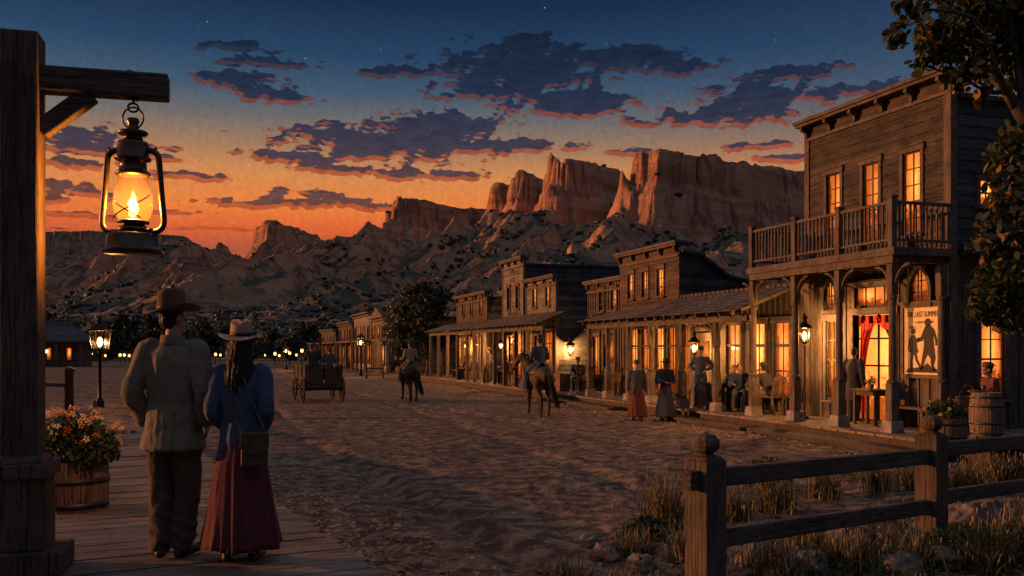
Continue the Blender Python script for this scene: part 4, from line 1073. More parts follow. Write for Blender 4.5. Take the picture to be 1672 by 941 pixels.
# ---- homes across the plain on the left
def cabin(label, loc, rz, w, d, h, rh, lit=True):
    b = thing('farmhouse', label, 'house', loc, rz)
    m = MB(); m.box((0, 0, h / 2), (w, d, h)); m.build('wall', M['siding_brown'], b)
    m = MB(); e = .7
    m.add([(-w / 2 - e, -d / 2 - e, h - .1), (w / 2 + e, -d / 2 - e, h - .1), (w / 2 + e, d / 2 + e, h - .1), (-w / 2 - e, d / 2 + e, h - .1), (-w * .22, 0, h + rh), (w * .22, 0, h + rh)], [(0, 1, 5, 4), (1, 2, 5), (2, 3, 4, 5), (3, 0, 4), (3, 2, 1, 0)])
    m.build('roof', M['roof_far'], b)
    for i, x in enumerate((-.3, .05, .33)):
        m = MB(); m.box((x * w, -d / 2 - .05, h * .5), (w * .09, .08, h * .5)); fo = m.build('window', M['trim'], b)
        q = MB(); q.box((x * w, -d / 2 - .1, h * .5), (w * .06, .04, h * .42)); q.build('pane', M['win' if (i + lit) % 2 else 'win_dim'], fo)
    for x in (-.5, -.17, .17, .5):
        m = MB(); m.box((x * w, -d / 2 - .62, h * .46), (.22, .22, h * .92)); m.build('porch_post', M['trim_up'], b)
    return b
cabin('hip roofed farmhouse on the plain behind the lantern post', at(84, 105, -.05), -YAW + .25, 7.5, 6, 3.0, 2.2)
cabin('small farmhouse on the plain between the lantern post and the left street lamp', at(128, 150, -.05), -YAW - .2, 7, 5, 2.8, 1.7, False)
# ---- walkways
m = MB(); y = 12.4
while y < 57.2:                                          # planks run out from the fronts
    w = .19; m.b2((12.72 + rng.uniform(-.02, .02), y, DZ - .05), (14.95, y + w - .012, DZ + rng.uniform(-.004, .003) - .004)); y += w
y = 12.4
while y < 15.1:
    w = .19; m.b2((14.955, y, DZ - .05), (21, y + w - .012, DZ + rng.uniform(-.004, .003) - .004)); y += w
kind(m.build('porch_boardwalk', M['deck_far']))
m = MB(); m.b2((12.8, 12.45, -.3), (12.95, 57.1, DZ - .056)); m.b2((14.8, 12.45, -.3), (14.9, 57.1, DZ - .056)); m.b2((12.96, 12.5, -.3), (21, 12.62, DZ - .056)); kind(m.build('boardwalk_joist', M['beam']))
for i, (a, b) in enumerate(((13.2, 19.0), (19.3, 23.6), (27.0, 33.4))):
    m = MB(); m.b2((12.15, a, .06), (12.66, b, .13)); m.b2((12.2, a + .05, -.2), (12.62, b - .05, .058))
    o = m.build('boardwalk_step', M['beam'], bevel=.01)
    tag(o, ['long timber step along the edge of the porch in front of the saloon', 'timber step beside the porch where the seated men chat', 'timber step by the porch near the two walking women'][i], 'step')
# ------------------------------------------------------------------ left boardwalk
BZ = .5
BANG = YAW - math.atan(1.85 / 3.6)                       # direction of the walk, clockwise from +Y
BD = V((math.sin(BANG), math.cos(BANG), 0)); BP = V((-BD.y, BD.x, 0))    # along, and to the left
B0 = at(836 - .79 / 6.06 * 1500, 6.06, 0)
m = MB(); s = -4.5; i = 0
while s < 13.6:
    w = rng.uniform(.215, .25)
    r0 = rng.uniform(-.03, .03); zt = BZ + rng.uniform(-.006, .004)
    c = B0 + BD * (s + w / 2) + BP * (2.9 + r0)
    tmp = MB(); tmp.box((0, 0, 0), (5.8, w - .016, .055))
    T = Matrix.Translation((c.x, c.y, zt - .0275)) @ Matrix.Rotation(-BANG, 4, 'Z') @ Matrix.Rotation(rng.uniform(-.0015, .0015), 4, 'Y')
    m.add(tmp.v, tmp.f, T); s += w
me_dir = -BANG
dk = m.build('boardwalk', M['deck']); kind(dk)
m = MB()
for off in (.12, 2.0, 4.0, 5.6):
    a = B0 + BD * -4.4 + BP * off; b = B0 + BD * 13.5 + BP * off
    m.bar((a.x, a.y, .18), (b.x, b.y, .18), .14, .52)
kind(m.build('boardwalk_joist', M['beam']))

# ---- timber post with arm
D0 = 6.2; U = D0 / 1500
gal = thing('timber_lamp_post', 'massive weathered timber post with braced arm holding the big oil lantern', 'post', at(37, D0, BZ), -YAW + .26)
m = MB(); m.box((0, 0, (.68 + 3.62) / 2), (.236, .236, 3.62 - .68)); m.build('post', M['post'], gal, bevel=.012)
m = MB(); m.box((.0, 0, .44), (.34, .34, .56)); m.build('plinth', M['post'], gal, bevel=.014)
m = MB(); m.box((0, 0, .69), (.40, .40, .10)); m.box((0, 0, .765), (.34, .34, .05), taper=.78); m.build('plinth_moulding', M['post'], gal, bevel=.014)
m = MB(); m.box((.02, 0, .08), (.52, .48, .16)); m.build('foot', M['post'], gal, bevel=.016)
m = MB(); m.box((.22, .0, 3.325), (1.42, .15, .172)); ob = m.build('beam', M['beam'], gal, bevel=.014)
m = MB(); m.bar((.11, 0, 2.98), (.43, 0, 3.25), .11, .12); m.build('brace', M['beam'], gal, bevel=.01)
LX = .695
m = MB(); m.lathe([(.045, 3.228), (.05, 3.238), (.02, 3.239)], 14, (LX, 0, 0)); m.tube([(LX, 0, 3.235), (LX, 0, 3.20)], .009, 8)
m.tube([(LX + .035 * math.sin(t), 0, 3.175 + .03 * math.cos(t)) for t in np.linspace(0, 2 * PI, 15)], .008, 6)
m.build('hook', M['iron'], gal, True)
m = MB(); m.lathe([(.02, -.005), (.034, 0), (.034, .012), (.02, .02)], 10, (LX - .02, 0, 3.412)); m.build('bolt', M['iron'], gal)
# ---- the oil lantern
lan = thing('oil_lantern', 'large lit brass oil lantern hanging from the timber arm', 'lantern', at(37, D0, 0) + (RT * math.cos(.26) + FW * math.sin(.26)) * LX, -YAW)
S = .001274; zl = lambda y: 3.74 - (y - 62) * S
pr = lambda seq: [(r * S, zl(y)) for r, y in seq]
m = MB(); m.lathe(pr([(30, 912), (155, 908), (160, 893), (150, 884), (137, 872), (134, 815), (128, 803), (95, 795), (70, 790), (30, 790)]), 40); m.build('fuel_tank', M['brass'], lan, True)
m = MB(); m.lathe(pr([(20, 792), (86, 786), (80, 768), (62, 755), (60, 748), (84, 744), (86, 735), (72, 728), (40, 730)]), 32); m.tube([(.10, -.06, zl(790)), (.16, -.08, zl(785))], .012, 8); m.build('burner', M['brass'], lan, True)
m = MB(); prof = [(72, 732), (92, 700), (104, 655), (105, 625), (98, 575), (86, 530), (76, 490), (72, 478)]
m.lathe(pr(prof + [(r - 2.5, y) for r, y in reversed(prof)]), 36, cap=False); m.build('globe', M['globe'], lan, True)
m = MB(); m.lathe(pr([(70, 486), (88, 482), (92, 474), (88, 466), (72, 458), (70, 408), (90, 402), (97, 394), (92, 386), (82, 380), (82, 318), (76, 300), (50, 292), (50, 270), (74, 262), (80, 252), (72, 242), (40, 236), (30, 228), (26, 205), (34, 190), (28, 172), (8, 166)]), 36); m.build('chimney_hood', M['brass'], lan, True)
for s in (-1, 1):
    m = MB(); pts = [(s * x * S, 0, zl(y)) for x, y in ((72, 345), (108, 350), (134, 372), (142, 410), (150, 520), (160, 640), (168, 730), (158, 768), (130, 788), (95, 792))]
    P = [V(p) for p in pts]; m.limb(P, [.021] * 10, 12, sub=3); m.build('side_tube', M['brass'], lan, True)
    w = MB(); w.tube([(s * math.sin(th) * (.118 + .024 * math.sin(PI * min(1, (q + .35) / 1.1))), -math.cos(th) * (.118 + .024 * math.sin(PI * min(1, (q + .35) / 1.1))), zl(725 - 130 * q)) for q in np.linspace(0, 1, 12) for th in (.75 - 2.15 * q,)], .0045, 6); w.build('guard_wire', M['brass'], lan, True)
    k = MB(); k.tube([(s * 125 * S, -.01, zl(362)), (s * 128 * S, -.01, zl(330))], .008, 6); k.build('tube_stud', M['brass'], lan, True)
m = MB(); m.tube([(.072 * math.sin(t), 0, zl(170) + .075 * math.cos(t)) for t in np.linspace(0, 2 * PI, 33)], .0065, 8); m.build('hanging_ring', M['brass'], lan, True)
m = MB(); m.lathe([(.004, zl(712)), (.026, zl(700)), (.036, zl(665)), (.03, zl(630)), (.014, zl(598)), (.003, zl(570))], 16, fn=lambda p, a: (p.x + .006 * math.sin(p.z * 60), p.y * .7, p.z)); m.build('flame', M['hot'], lan, True)
def lamp_light(name, parent, loc, e, rad=.04, colr=(1, .50, .17)):
    l = bpy.data.lights.new(name, 'POINT'); l.energy = e; l.shadow_soft_size = rad; l.color = colr
    o = bpy.data.objects.new(name, l); col.objects.link(o); o.parent = parent; o.location = loc; return o
lamp_light('flame_light', lan, (0, 0, zl(640)), 200)
# ---- barrel planter with flowers
def barrel(name, label, loc, r, h, hoops=(.2, .78), bulge=.08, lid=False, group=None, cat='barrel'):
    b = thing(name, label, cat, loc, rng.uniform(0, 3), group)
    n = 18; m = MB()
    for i in range(n):                                  # staves with dark gaps
        a0, a1 = 2 * PI * i / n + .012, 2 * PI * (i + 1) / n - .012
        rings = []
        for k in range(7):
            t = k / 6; rr = r * (1 + bulge * (1 - (2 * t - 1) ** 2)); z = h * t
            rings.append([V((rr * math.cos(a), rr * math.sin(a), z)) for a in (a0, (a0 + a1) / 2, a1)] + [V(((rr - .03) * math.cos(a), (rr - .03) * math.sin(a), z)) for a in (a1, a0)])
        m.loft(rings)
    m.build('staves', M['stave'], b)
    for t in hoops:
        rr = r * (1 + bulge * (1 - (2 * t - 1) ** 2)); z = h * t
        q = MB(); q.lathe([(rr + .002, z - .025), (rr + .009, z - .024), (rr + .009, z + .024), (rr + .002, z + .025)], 36); q.build('hoop', M['hoop'], b, True)
    q = MB(); q.lathe([(.01, h - .09), (r - .02, h - .09), (r - .02, h - .055), (.01, h - .05)] if not lid else [(.01, h - .04), (r - .01, h - .04), (r - .01, h - .01), (.01, h - .008)], 24)
    q.build('lid' if lid else 'soil', M['stave'] if lid else M['ground'], b)
    return b
PL = at(122, 8.6, BZ)
barrel('barrel_planter', 'half barrel planter of worn staves beside the massive timber post', PL, .285, .46, (.14, .62), .05, cat='planter')
def leaf_into(m, c, L, W, rot):
    vs = [(0, -L / 2, 0), (W * .42, -L * .2, .06 * L), (W * .5, L * .1, .08 * L), (W * .28, L * .38, .04 * L), (0, L / 2, 0), (-W * .28, L * .38, .04 * L), (-W * .5, L * .1, .08 * L), (-W * .42, -L * .2, .06 * L)]
    m.add(vs, [(0, 1, 2, 3, 4, 5, 6, 7)], Matrix.Translation(c) @ rot)
def rrot(): return Matrix.Rotation(rng.uniform(0, 2 * PI), 4, 'Z') @ Matrix.Rotation(rng.uniform(-1.3, 1.3), 4, 'X') @ Matrix.Rotation(rng.uniform(-1.3, 1.3), 4, 'Y')
def bush(name, label, loc, rx, ry, h, nleaf, L, mat, cat='plant', flowers=(), group=None, stems=True):
    b = thing(name, label, cat, loc, 0, group); m = MB(); st = MB()
    cl = []
    for i in range(26):
        u_ = V((rng.gauss(0, 1), rng.gauss(0, 1), abs(rng.gauss(0, 1)))); u_.normalize(); q_ = rng.uniform(.45, .8)
        cl.append((V((u_.x * rx * q_, u_.y * ry * q_, h * (.22 + .6 * u_.z * q_ / .8))), rng.uniform(.22, .38)))
    for _ in range(nleaf):
        c, s_ = rng.choice(cl)
        d = V((rng.gauss(0, 1), rng.gauss(0, 1), rng.gauss(0, 1))); d.normalize()
        p = c + V((d.x * rx, d.y * ry, d.z * h * .7)) * s_ * rng.uniform(.5, 1.05)
        if p.z < .0: p.z = abs(p.z) * .3
        k = rng.uniform(.7, 1.3); leaf_into(m, p, L * k, L * k * .6, rrot())
    m.build('foliage', M[mat], b)
    if stems:
        for c, s_ in cl[:12]: st.tube([(c.x * .15, c.y * .15, -.02), c * .6, c], [.008, .006, .004], 5)
        st.build('stems', M['bark'], b)
    for nm, n, mt in flowers:
        for i in range(n):
            th = rng.uniform(0, 2 * PI); u = rng.uniform(-.1, 1)
            q = math.sqrt(max(0, 1 - u * u)) * rng.uniform(.85, 1.0)
            c = V((rx * .95 * q * math.cos(th), ry * .95 * q * math.sin(th), h * (.38 + .55 * u)))
            f = MB()
            rot = rrot()
            for k in range(5):
                leaf_into(f, c + V((0, 0, 0)), .0, 0, rot) if False else None
                a = 2 * PI * k / 5; Mx = Matrix.Translation(c) @ rot @ Matrix.Rotation(a, 4, 'Z') @ Matrix.Translation((0, .019, .004))
                f.add([(0, -.014, 0), (.010, 0, .004), (.007, .013, .002), (0, .016, 0), (-.007, .013, .002), (-.010, 0, .004)], [(0, 1, 2, 3, 4, 5)], Mx)
            f.build(nm, M[mt], b)
    return b
bush('flowering_shrub', 'orange and red flowering shrub growing in the half barrel by the timber post', (PL.x, PL.y, BZ + .40), .46, .40, .60, 3300, .055, 'leaf_bush', flowers=(('orange_flower', 60, 'petal_o'), ('cream_flower', 40, 'petal_c'), ('red_flower', 16, 'petal_r')))
bush('garden_shrub', 'low leafy shrub behind the flowering barrel left of the street lamp', at(110, 15, 0) + V((0, 0, .0)), .95, .6, .95, 1600, .10, 'leaf_bush')
bush('garden_shrub', 'small dark shrub at the foot of the left street lamp', at(185, 16.5, 0), .6, .5, .62, 900, .09, 'leaf_tree')

# ---- street lamps
def street_lamp(label, loc, H, hw, hh, rz=0, e=60, cone=False, group='street lamps', base=.3):
    b = thing('street_lamp', label, 'street lamp', loc, rz, group)
    zt = H - hh * 1.95
    m = MB(); r = .055
    m.lathe([(base * .62, 0), (base * .62, .06), (base * .5, .1), (base * .46, .34), (base * .3, .42), (r * 1.15, .5), (r, .55), (r * .85, zt - .1), (r * 1.3, zt - .09), (r * 1.3, zt - .05), (r * .8, zt - .03), (r * .8, zt)], 14)
    m.build('pole', M['iron'], b, True)
    w0, w1 = hw * .38, hw * .5
    m = MB(); m.box((0, 0, zt + .02), (w0 * 2.1, w0 * 2.1, .04)); m.lathe([(.02, zt - .04), (w0 * .7, zt - .01), (w0, zt)], 12)
    for sx in (-1, 1):
        for sy in (-1, 1): m.bar((sx * w0, sy * w0, zt + .02), (sx * w1, sy * w1, zt + hh), .028, .028)
    if not cone:
        for sx in (-1, 1): m.bar((sx * w0 * .9, -w0 - .01, zt + .06), (-sx * w1 * .9, -w1 - .01, zt + hh * .9), .012, .012)
    m.build('lamp_frame', M['iron'], b)
    m = MB()
    if cone: m.lathe([(w1 * 1.55, zt + hh - .02), (w1 * 1.6, zt + hh), (w1 * .7, zt + hh * 1.32), (w1 * .35, zt + hh * 1.42), (w1 * .3, zt + hh * 1.6), (.03, zt + hh * 1.7), (.02, zt + hh * 1.95)], 14)
    else:
        m.box((0, 0, zt + hh + .02), (w1 * 2.25, w1 * 2.25, .04)); m.box((0, 0, zt + hh * 1.2), (w1 * 1.9, w1 * 1.9, hh * .33), taper=.45)
        m.lathe([(w1 * .45, zt + hh * 1.36), (w1 * .5, zt + hh * 1.5), (w1 * .22, zt + hh * 1.6), (w1 * .3, zt + hh * 1.68), (.03, zt + hh * 1.76), (.012, zt + hh * 1.95)], 12)
    m.build('lamp_cap', M['iron'], b)
    m = MB(); m.loft([[V((sx * w * .93, sy * w * .93, z)) for sx, sy in ((-1, -1), (1, -1), (1, 1), (-1, 1))] for w, z in ((w0, zt + .045), (w1, zt + hh - .005))], cap=False); m.build('lamp_glass', M['glass'], b)
    m = MB(); m.ell((0, 0, zt + hh * .42), (hw * .17, hw * .17, hh * .26)); m.build('lamp_flame', M['hot'], b, True)
    if e: lamp_light('lamp_light', b, (0, 0, zt + hh * .45), e, .06)
    return b
street_lamp('black iron street lamp with square glazed head at the left behind the flowers', at(163, 29.4, -.03), 3.2, .5, .62, -YAW, 420)
street_lamp('tall iron street lamp with conical cap before the far pale buildings', at(589, 69, -.03), 3.45, .5, .62, 0, 1000, True)
fl = street_lamp('small far street lamp beyond the woman with the satchel', at(467, 88, -.03), 2.6, .5, .5, 0, 700, True)
# far lantern posts over the plain
def small_post():
    b = thing('lantern_post', 'tiny far lantern post glowing on the dark plain', 'lantern', (0, 0, 0), 0, 'far lantern posts on the plain')
    m = MB(); m.tube([(0, 0, 0), (0, 0, 1.2)], [.07, .05], 6); m.lathe([(.15, 1.2), (.16, 1.24), (.05, 1.25)], 8); m.lathe([(.2, 1.62), (.19, 1.66), (.04, 1.78), (.02, 1.85)], 8); m.build('pole', M['iron'], b)
    m = MB(); m.lathe([(.10, 1.25), (.16, 1.35), (.16, 1.5), (.11, 1.62)], 10); m.build('lamp_glass', M['far_lamp'], b, True)
    return b
sp = None
for px, py, d in ((76, 574, 100), (106, 580, 118), (114, 578, 126), (121, 573, 118), (141, 577, 128), (150, 579, 136), (172, 581, 150), (196, 580, 120), (203, 580, 128), (211, 581, 138), (352, 579, 118), (360, 580, 150), (449, 578, 112), (456, 581, 140), (473, 577, 118), (484, 580, 150), (493, 573, 104), (505, 577, 150), (517, 579, 142), (433, 580, 160), (340, 581, 142), (60, 579, 132)):
    z = zat(py, d) - 1.43
    if sp is None: sp = small_post(); sp.location = at(px, d, z)
    else: dup(sp, at(px, d, z))

# ---- rail fence in the right foreground
fe = thing('rail_fence', 'weathered two rail timber fence with round finials in the right foreground', 'fence', at(1152, 7.2, 0), 0)
f0 = at(1152, 7.2); f1 = at(1521, 9.2); f2 = f1 + (f1 - f0) * 1.02
fdir = (f1 - f0).normalized(); fa = math.atan2(fdir.y, fdir.x)
for p in (f0, f1, f2):
    q = p - f0
    m = MB(); m.box((q.x, q.y, .48), (.232, .232, 1.3), rz=fa); m.box((q.x, q.y, 1.145), (.232, .232, .03), rz=fa, taper=.75)
    po = m.build('post', M['post'], fe, bevel=.012)
    m = MB(); m.lathe([(.075, 1.155), (.085, 1.165), (.06, 1.175), (.062, 1.185), (.098, 1.21), (.112, 1.25), (.106, 1.29), (.075, 1.325), (.03, 1.34), (.008, 1.342)], 12, (q.x, q.y, 0)); m.build('finial', M['post'], po)
    for z in (.985,):
        m = MB()
st_ = f0 - fdir * .16
m = MB(); q = st_ - f0; m.box((q.x, q.y, .985), (.12, .1, .15), rz=fa); m.build('rail_stub', M['beam'], fe, bevel=.01)
for a, b in ((f0, f1), (f1, f2)):
    for z0, z1, h in ((.985, .93, .15), (.50, .43, .145)):
        p = a - f0 + fdir * .117; q = b - f0 - fdir * .117; mid = (p + q) / 2
        L = (q - p).length; m = MB(); m.box((0, 0, 0), (L, .085, h))
        o = m.build('rail', M['beam'], fe, bevel=.012); o.location = (mid.x, mid.y, (z0 + z1) / 2); o.rotation_euler = (0, -math.atan2(z1 - z0, L), fa)
# ---- grass clumps and rocks by the fence
def clump(label, loc, h, n, sp=.16, group='grass clumps along the fence', heads=True):
    m = MB()
    for _ in range(n):
        a = rng.uniform(0, 2 * PI); lean = abs(rng.gauss(.42, .3)); L = h * rng.uniform(.5, 1.1)
        b0 = V((rng.gauss(0, sp * .5), rng.gauss(0, sp * .5), -.02)); d = V((math.cos(a), math.sin(a), 0)); s_ = V((-d.y, d.x, 0)); w = rng.uniform(.004, .010)
        rings = []
        for k in range(5):
            t = k / 4; p = b0 + d * (L * lean * (t ** 1.7)) + V((0, 0, L * (t - .28 * lean * t * t)))
            ww = w * (1 - t) ** .7 + .0012
            rings.append([p - s_ * ww, p + d * ww * .4, p + s_ * ww, p - d * ww * .2])
        m.loft(rings)
        if heads and h > .37 and rng.random() < .22:
            m.ell(rings[-1][0], (.009, .009, .03), nu=5, nv=4)
    o = m.build('grass_clump', M['grass'], loc=loc); tag(o, label, 'grass clump', group); return o
GC = [(1088, 868, .72, 'tall grass clump left of the nearest fence post'), (1200, 850, .42, 'grass clump just behind the nearest fence post'), (1268, 838, .5, 'grass clump behind the lower rail, middle of the near span'),
      (1345, 812, .46, 'bushy grass clump behind the near span, its thicker right half'), (1432, 800, .42, 'grass clump behind the top rail left of the second post'), (1478, 795, .38, 'short grass clump against the second fence post'),
      (1575, 800, .46, 'grass clump right of the second post under the far rail'), (1626, 790, .5, 'tall grass clump behind the far rail near the picture edge'), (1664, 790, .44, 'grass clump at the right picture edge behind the far rail'),
      (1398, 930, .34, 'grass tuft in front of the fence beside the round rock'), (1262, 948, .42, 'grass tuft low in front of the near span'), (1488, 915, .36, 'grass tuft at the foot of the second fence post'),
      (1608, 935, .5, 'dark grass clump in front of the large boulder'), (1662, 920, .6, 'tall dark grass clump in the lower right corner'), (1035, 905, .3, 'low grass tuft beside the small left rocks'),
      (1128, 915, .36, 'grass tuft at the foot of the nearest fence post'), (1330, 905, .3, 'small tuft between the two rounded rocks under the rail')]
for px, py, h, lb in GC: 
    p = gp(px, py, 0); clump(lb, (p.x, p.y, 0), h * rng.uniform(.95, 1.1), int(120 + 200 * h), .12 + .16 * h)
for px, py, h, lb in ((1185, 690, .22, 'lit tuft beside the porch step behind the two women'), (1118, 688, .2, 'tuft at the porch edge right of the woman in buff'), (1215, 702, .24, 'tuft below the saloon porch step'), (560, 612, .2, 'tuft near the foot of the tall street lamp'), (850, 642, .2, 'tuft at the porch edge left of the nearer rider')):
    p = gp(px, py, 0); clump(lb, (p.x, p.y, 0), h, 70, .32, 'tufts along the porch')
tp = []
for i in range(44):
    p = f0 + fdir * rng.uniform(-2.2, 6.0) + V((-fdir.y, fdir.x, 0)) * rng.gauss(-.05, .75)
    if i < 4: tp.append(clump('short dry grass tuft among the stones by the rail fence', (p.x, p.y, 0), rng.uniform(.2, .36), 90, .2, 'short tufts by the rail fence'))
    else: dup(tp[i % 4], (p.x, p.y, 0), rng.uniform(0, 6), scale=rng.uniform(.6, 1.2))
def rock(label, loc, s, group='rocks by the fence'):
    bm = bmesh.new(); bmesh.ops.create_icosphere(bm, subdivisions=4, radius=1)
    o3 = V((rng.uniform(0, 50), rng.uniform(0, 50), rng.uniform(0, 50)))
    sq = V((s * rng.uniform(.95, 1.3), s * rng.uniform(.8, 1.1), s * rng.uniform(.6, .8)))
    for v in bm.verts:
        p = v.co.copy(); d = 1 + .38 * mnoise.noise(p * .9 + o3) + .16 * mnoise.noise(p * 2.3 + o3) + .05 * mnoise.noise(p * 6 + o3)
        c = mnoise.cell(p * 1.6 + o3) * .10
        v.co = V((p.x * sq.x, p.y * sq.y, p.z * sq.z)) * (d + c)
    me = bpy.data.meshes.new('rock'); bm.to_mesh(me); bm.free()
    o = link('field_rock', me, M['rock'], loc=loc); o.rotation_euler = (0, 0, rng.uniform(0, 6)); tag(o, label, 'rock', group); return o
RK = [(1385, 905, .26, 'rounded pale rock in front of the near fence span'), (1592, 868, .36, 'largest boulder right of the second fence post'), (1645, 905, .24, 'rock in front of the large boulder near the picture edge'), (1315, 930, .2, 'flat rock left of the rounded pale rock'),
      (1238, 925, .22, 'rock just right of the nearest post foot'), (1468, 935, .2, 'rock below the second fence post'), (1540, 925, .19, 'small rock between the second post and the large boulder'), (965, 892, .12, 'small rock farthest left by the fence'), (990, 912, .13, 'small rock in front of the leftmost rock'),
      (1015, 880, .10, 'little rock behind the left pair'), (1048, 930, .14, 'rock below the tall grass left of the post'), (1190, 950, .16, 'rock at the bottom picture edge right of the post'), (1430, 890, .13, 'small rock right of the rounded pale rock')]
for px, py, s, lb in RK:
    p = gp(px, py, 0); rock(lb, (p.x, p.y, s * .25), s)
for px, py, rx_, h_, lb in ((1252, 800, .42, .5, 'low leafy shrub behind the near span of the rail fence'), (1405, 782, .5, .42, 'spreading leafy shrub behind the near span beside the second post'), (1605, 752, .6, .5, 'leafy shrub behind the far span at the right picture edge'), (1060, 885, .34, .3, 'small leafy shrub left of the nearest fence post'), (1560, 905, .4, .34, 'low leafy shrub between the two boulders')):
    p = gp(px, py, 0); bush('roadside_shrub', lb, (p.x, p.y, 0), rx_, rx_ * .7, h_, 900, .05, 'leaf_bush', group=None)
# dry leaves and chips along the edge of the walk: uncountable
m = MB()
def litter(n, fn, lo, hi):
    pp = [fn() for _ in range(n)]
    zz = street_z(np.array([p.x for p in pp]), np.array([p.y for p in pp]))
    for p, z in zip(pp, zz.tolist()):
        s_ = rng.uniform(lo, hi)
        rot = Matrix.Rotation(rng.uniform(0, 6.3), 4, 'Z') @ Matrix.Rotation(rng.gauss(0, .35), 4, 'X') @ Matrix.Rotation(rng.gauss(0, .35), 4, 'Y')
        k = 6; top = [(s_ * rng.uniform(.7, 1.2) * math.cos(i * 2 * PI / k), s_ * .65 * rng.uniform(.7, 1.2) * math.sin(i * 2 * PI / k), s_ * rng.uniform(.16, .34)) for i in range(k)]
        bot = [(x * 1.1, y * 1.1, -s_ * .2) for x, y, _ in top]
        m.add(top + bot, [tuple(range(k))] + [(i, (i + 1) % k, (i + 1) % k + k, i + k) for i in range(k)][::1], Matrix.Translation((p.x, p.y, z + .004)) @ rot)
litter(2300, lambda: (lambda t, u: B0 + BD * t - BP * (.1 + u))(rng.uniform(-2.5, 9), abs(rng.gauss(0, .7))), .014, .05)
litter(2600, lambda: (lambda t, u: f0 + fdir * t + V((-fdir.y, fdir.x, 0)) * u)(rng.uniform(-2.0, 5.5), rng.gauss(-.3, .7)), .012, .045)
litter(700, lambda: V((rng.uniform(11.2, 12.6), rng.uniform(13, 40), 0)), .015, .05)
litter(1500, lambda: at(rng.uniform(380, 1250), math.exp(rng.uniform(math.log(6.5), math.log(40)))), .006, .022)
o = m.build('dry_litter', M['litter']); kind(o, 'stuff'); o['label'] = 'dry leaves and stone chips along the boardwalk edge and fence'

m = MB()                                                # low undergrowth round the fence foot: uncountable sprigs
for _ in range(420):
    c = f0 + fdir * rng.uniform(-2.0, 6.2) + V((-fdir.y, fdir.x, 0)) * rng.gauss(-.15, .62)
    h = rng.uniform(.05, .2)
    for k in range(12):
        p = V((c.x + rng.gauss(0, .07), c.y + rng.gauss(0, .07), rng.uniform(.01, h))); L = rng.uniform(.03, .06); leaf_into(m, p, L, L * .55, rrot())
o = m.build('undergrowth', M['leaf_bush']); kind(o, 'stuff'); o['label'] = 'low leafy undergrowth among the stones by the rail fence'
# ---- trees
def leaf_cloud(m, centres, n, L, squash=.8):
    tot = sum(r * r for _, r in centres)
    for c, r in centres:
        for _ in range(int(n * r * r / tot)):
            d = V((rng.gauss(0, 1), rng.gauss(0, 1), rng.gauss(0, 1))); d.normalize()
            p = c + V((d.x, d.y, d.z * squash)) * r * (rng.random() ** .45)
            k = rng.uniform(.5, 1.25); leaf_into(m, p, L * k, L * k * rng.uniform(.5, .72), rrot())
tr = thing('cottonwood_tree', 'broad leaved tree overhanging the saloon at the right picture edge', 'tree', at(1752, 12.6, 0), 0)
to = tr.location.copy()
lp = lambda px, py, d=12.6: at(px, d, zat(py, d)) - to
m = MB()
m.limb([(0, 0, -.1), lp(1735, 420), lp(1700, 290), lp(1668, 190), lp(1630, 135), lp(1588, 92), lp(1540, 60)], [.2, .15, .12, .09, .06, .04, .02], 10)
m.build('trunk', M['bark'], tr, True)
for i, (pts, rad) in enumerate((([lp(1690, 260), lp(1668, 150), lp(1652, 60), lp(1640, -30)], [.09, .06, .045, .03]), ([lp(1655, 175), lp(1625, 110, 12.2), lp(1590, 30, 12.0), lp(1500, 15, 12.0)], [.06, .04, .03, .012]),
                  ([lp(1722, 380), lp(1690, 400, 12.1), lp(1640, 420, 11.9), lp(1610, 500, 11.9)], [.08, .05, .03, .012]), ([lp(1640, 150), lp(1610, 150, 12.4), lp(1575, 130, 12.3), lp(1500, 105, 12.3)], [.04, .025, .018, .008]))):
    q = MB(); q.limb(pts, rad, 8); q.build('limb', M['bark'], tr, True)
m = MB()
LC = [(1560, 40, 62, 0), (1640, 30, 75, .5), (1700, 60, 90, .3), (1485, 14, 26, -.6), (1462, 60, 22, -.5), (1520, 62, 30, -.3), (1506, 104, 22, -.3), (1545, 88, 26, -.2), (1585, 105, 36, -.3), (1640, 110, 50, .3), (1570, 135, 18, -.2), (1600, 160, 14, -.2),
      (1645, 262, 36, -.6), (1668, 330, 52, -.5), (1625, 388, 32, -.7), (1655, 425, 54, -.6), (1628, 470, 46, -.7), (1602, 505, 24, -.7), (1665, 500, 50, -.6), (1608, 368, 16, -.7), (1640, 530, 20, -.7), (1695, 230, 60, 0), (1720, 420, 80, -.2), (1600, -20, 70, 0), (1690, -40, 90, .4), (1620, 300, 14, -.6)]
leaf_cloud(m, [(lp(x, y, 12.6 + dd), r * 12.6 / 1500) for x, y, r, dd in LC], 6800, .15, .95)
m.build('crown', M['leaf_near'], tr)
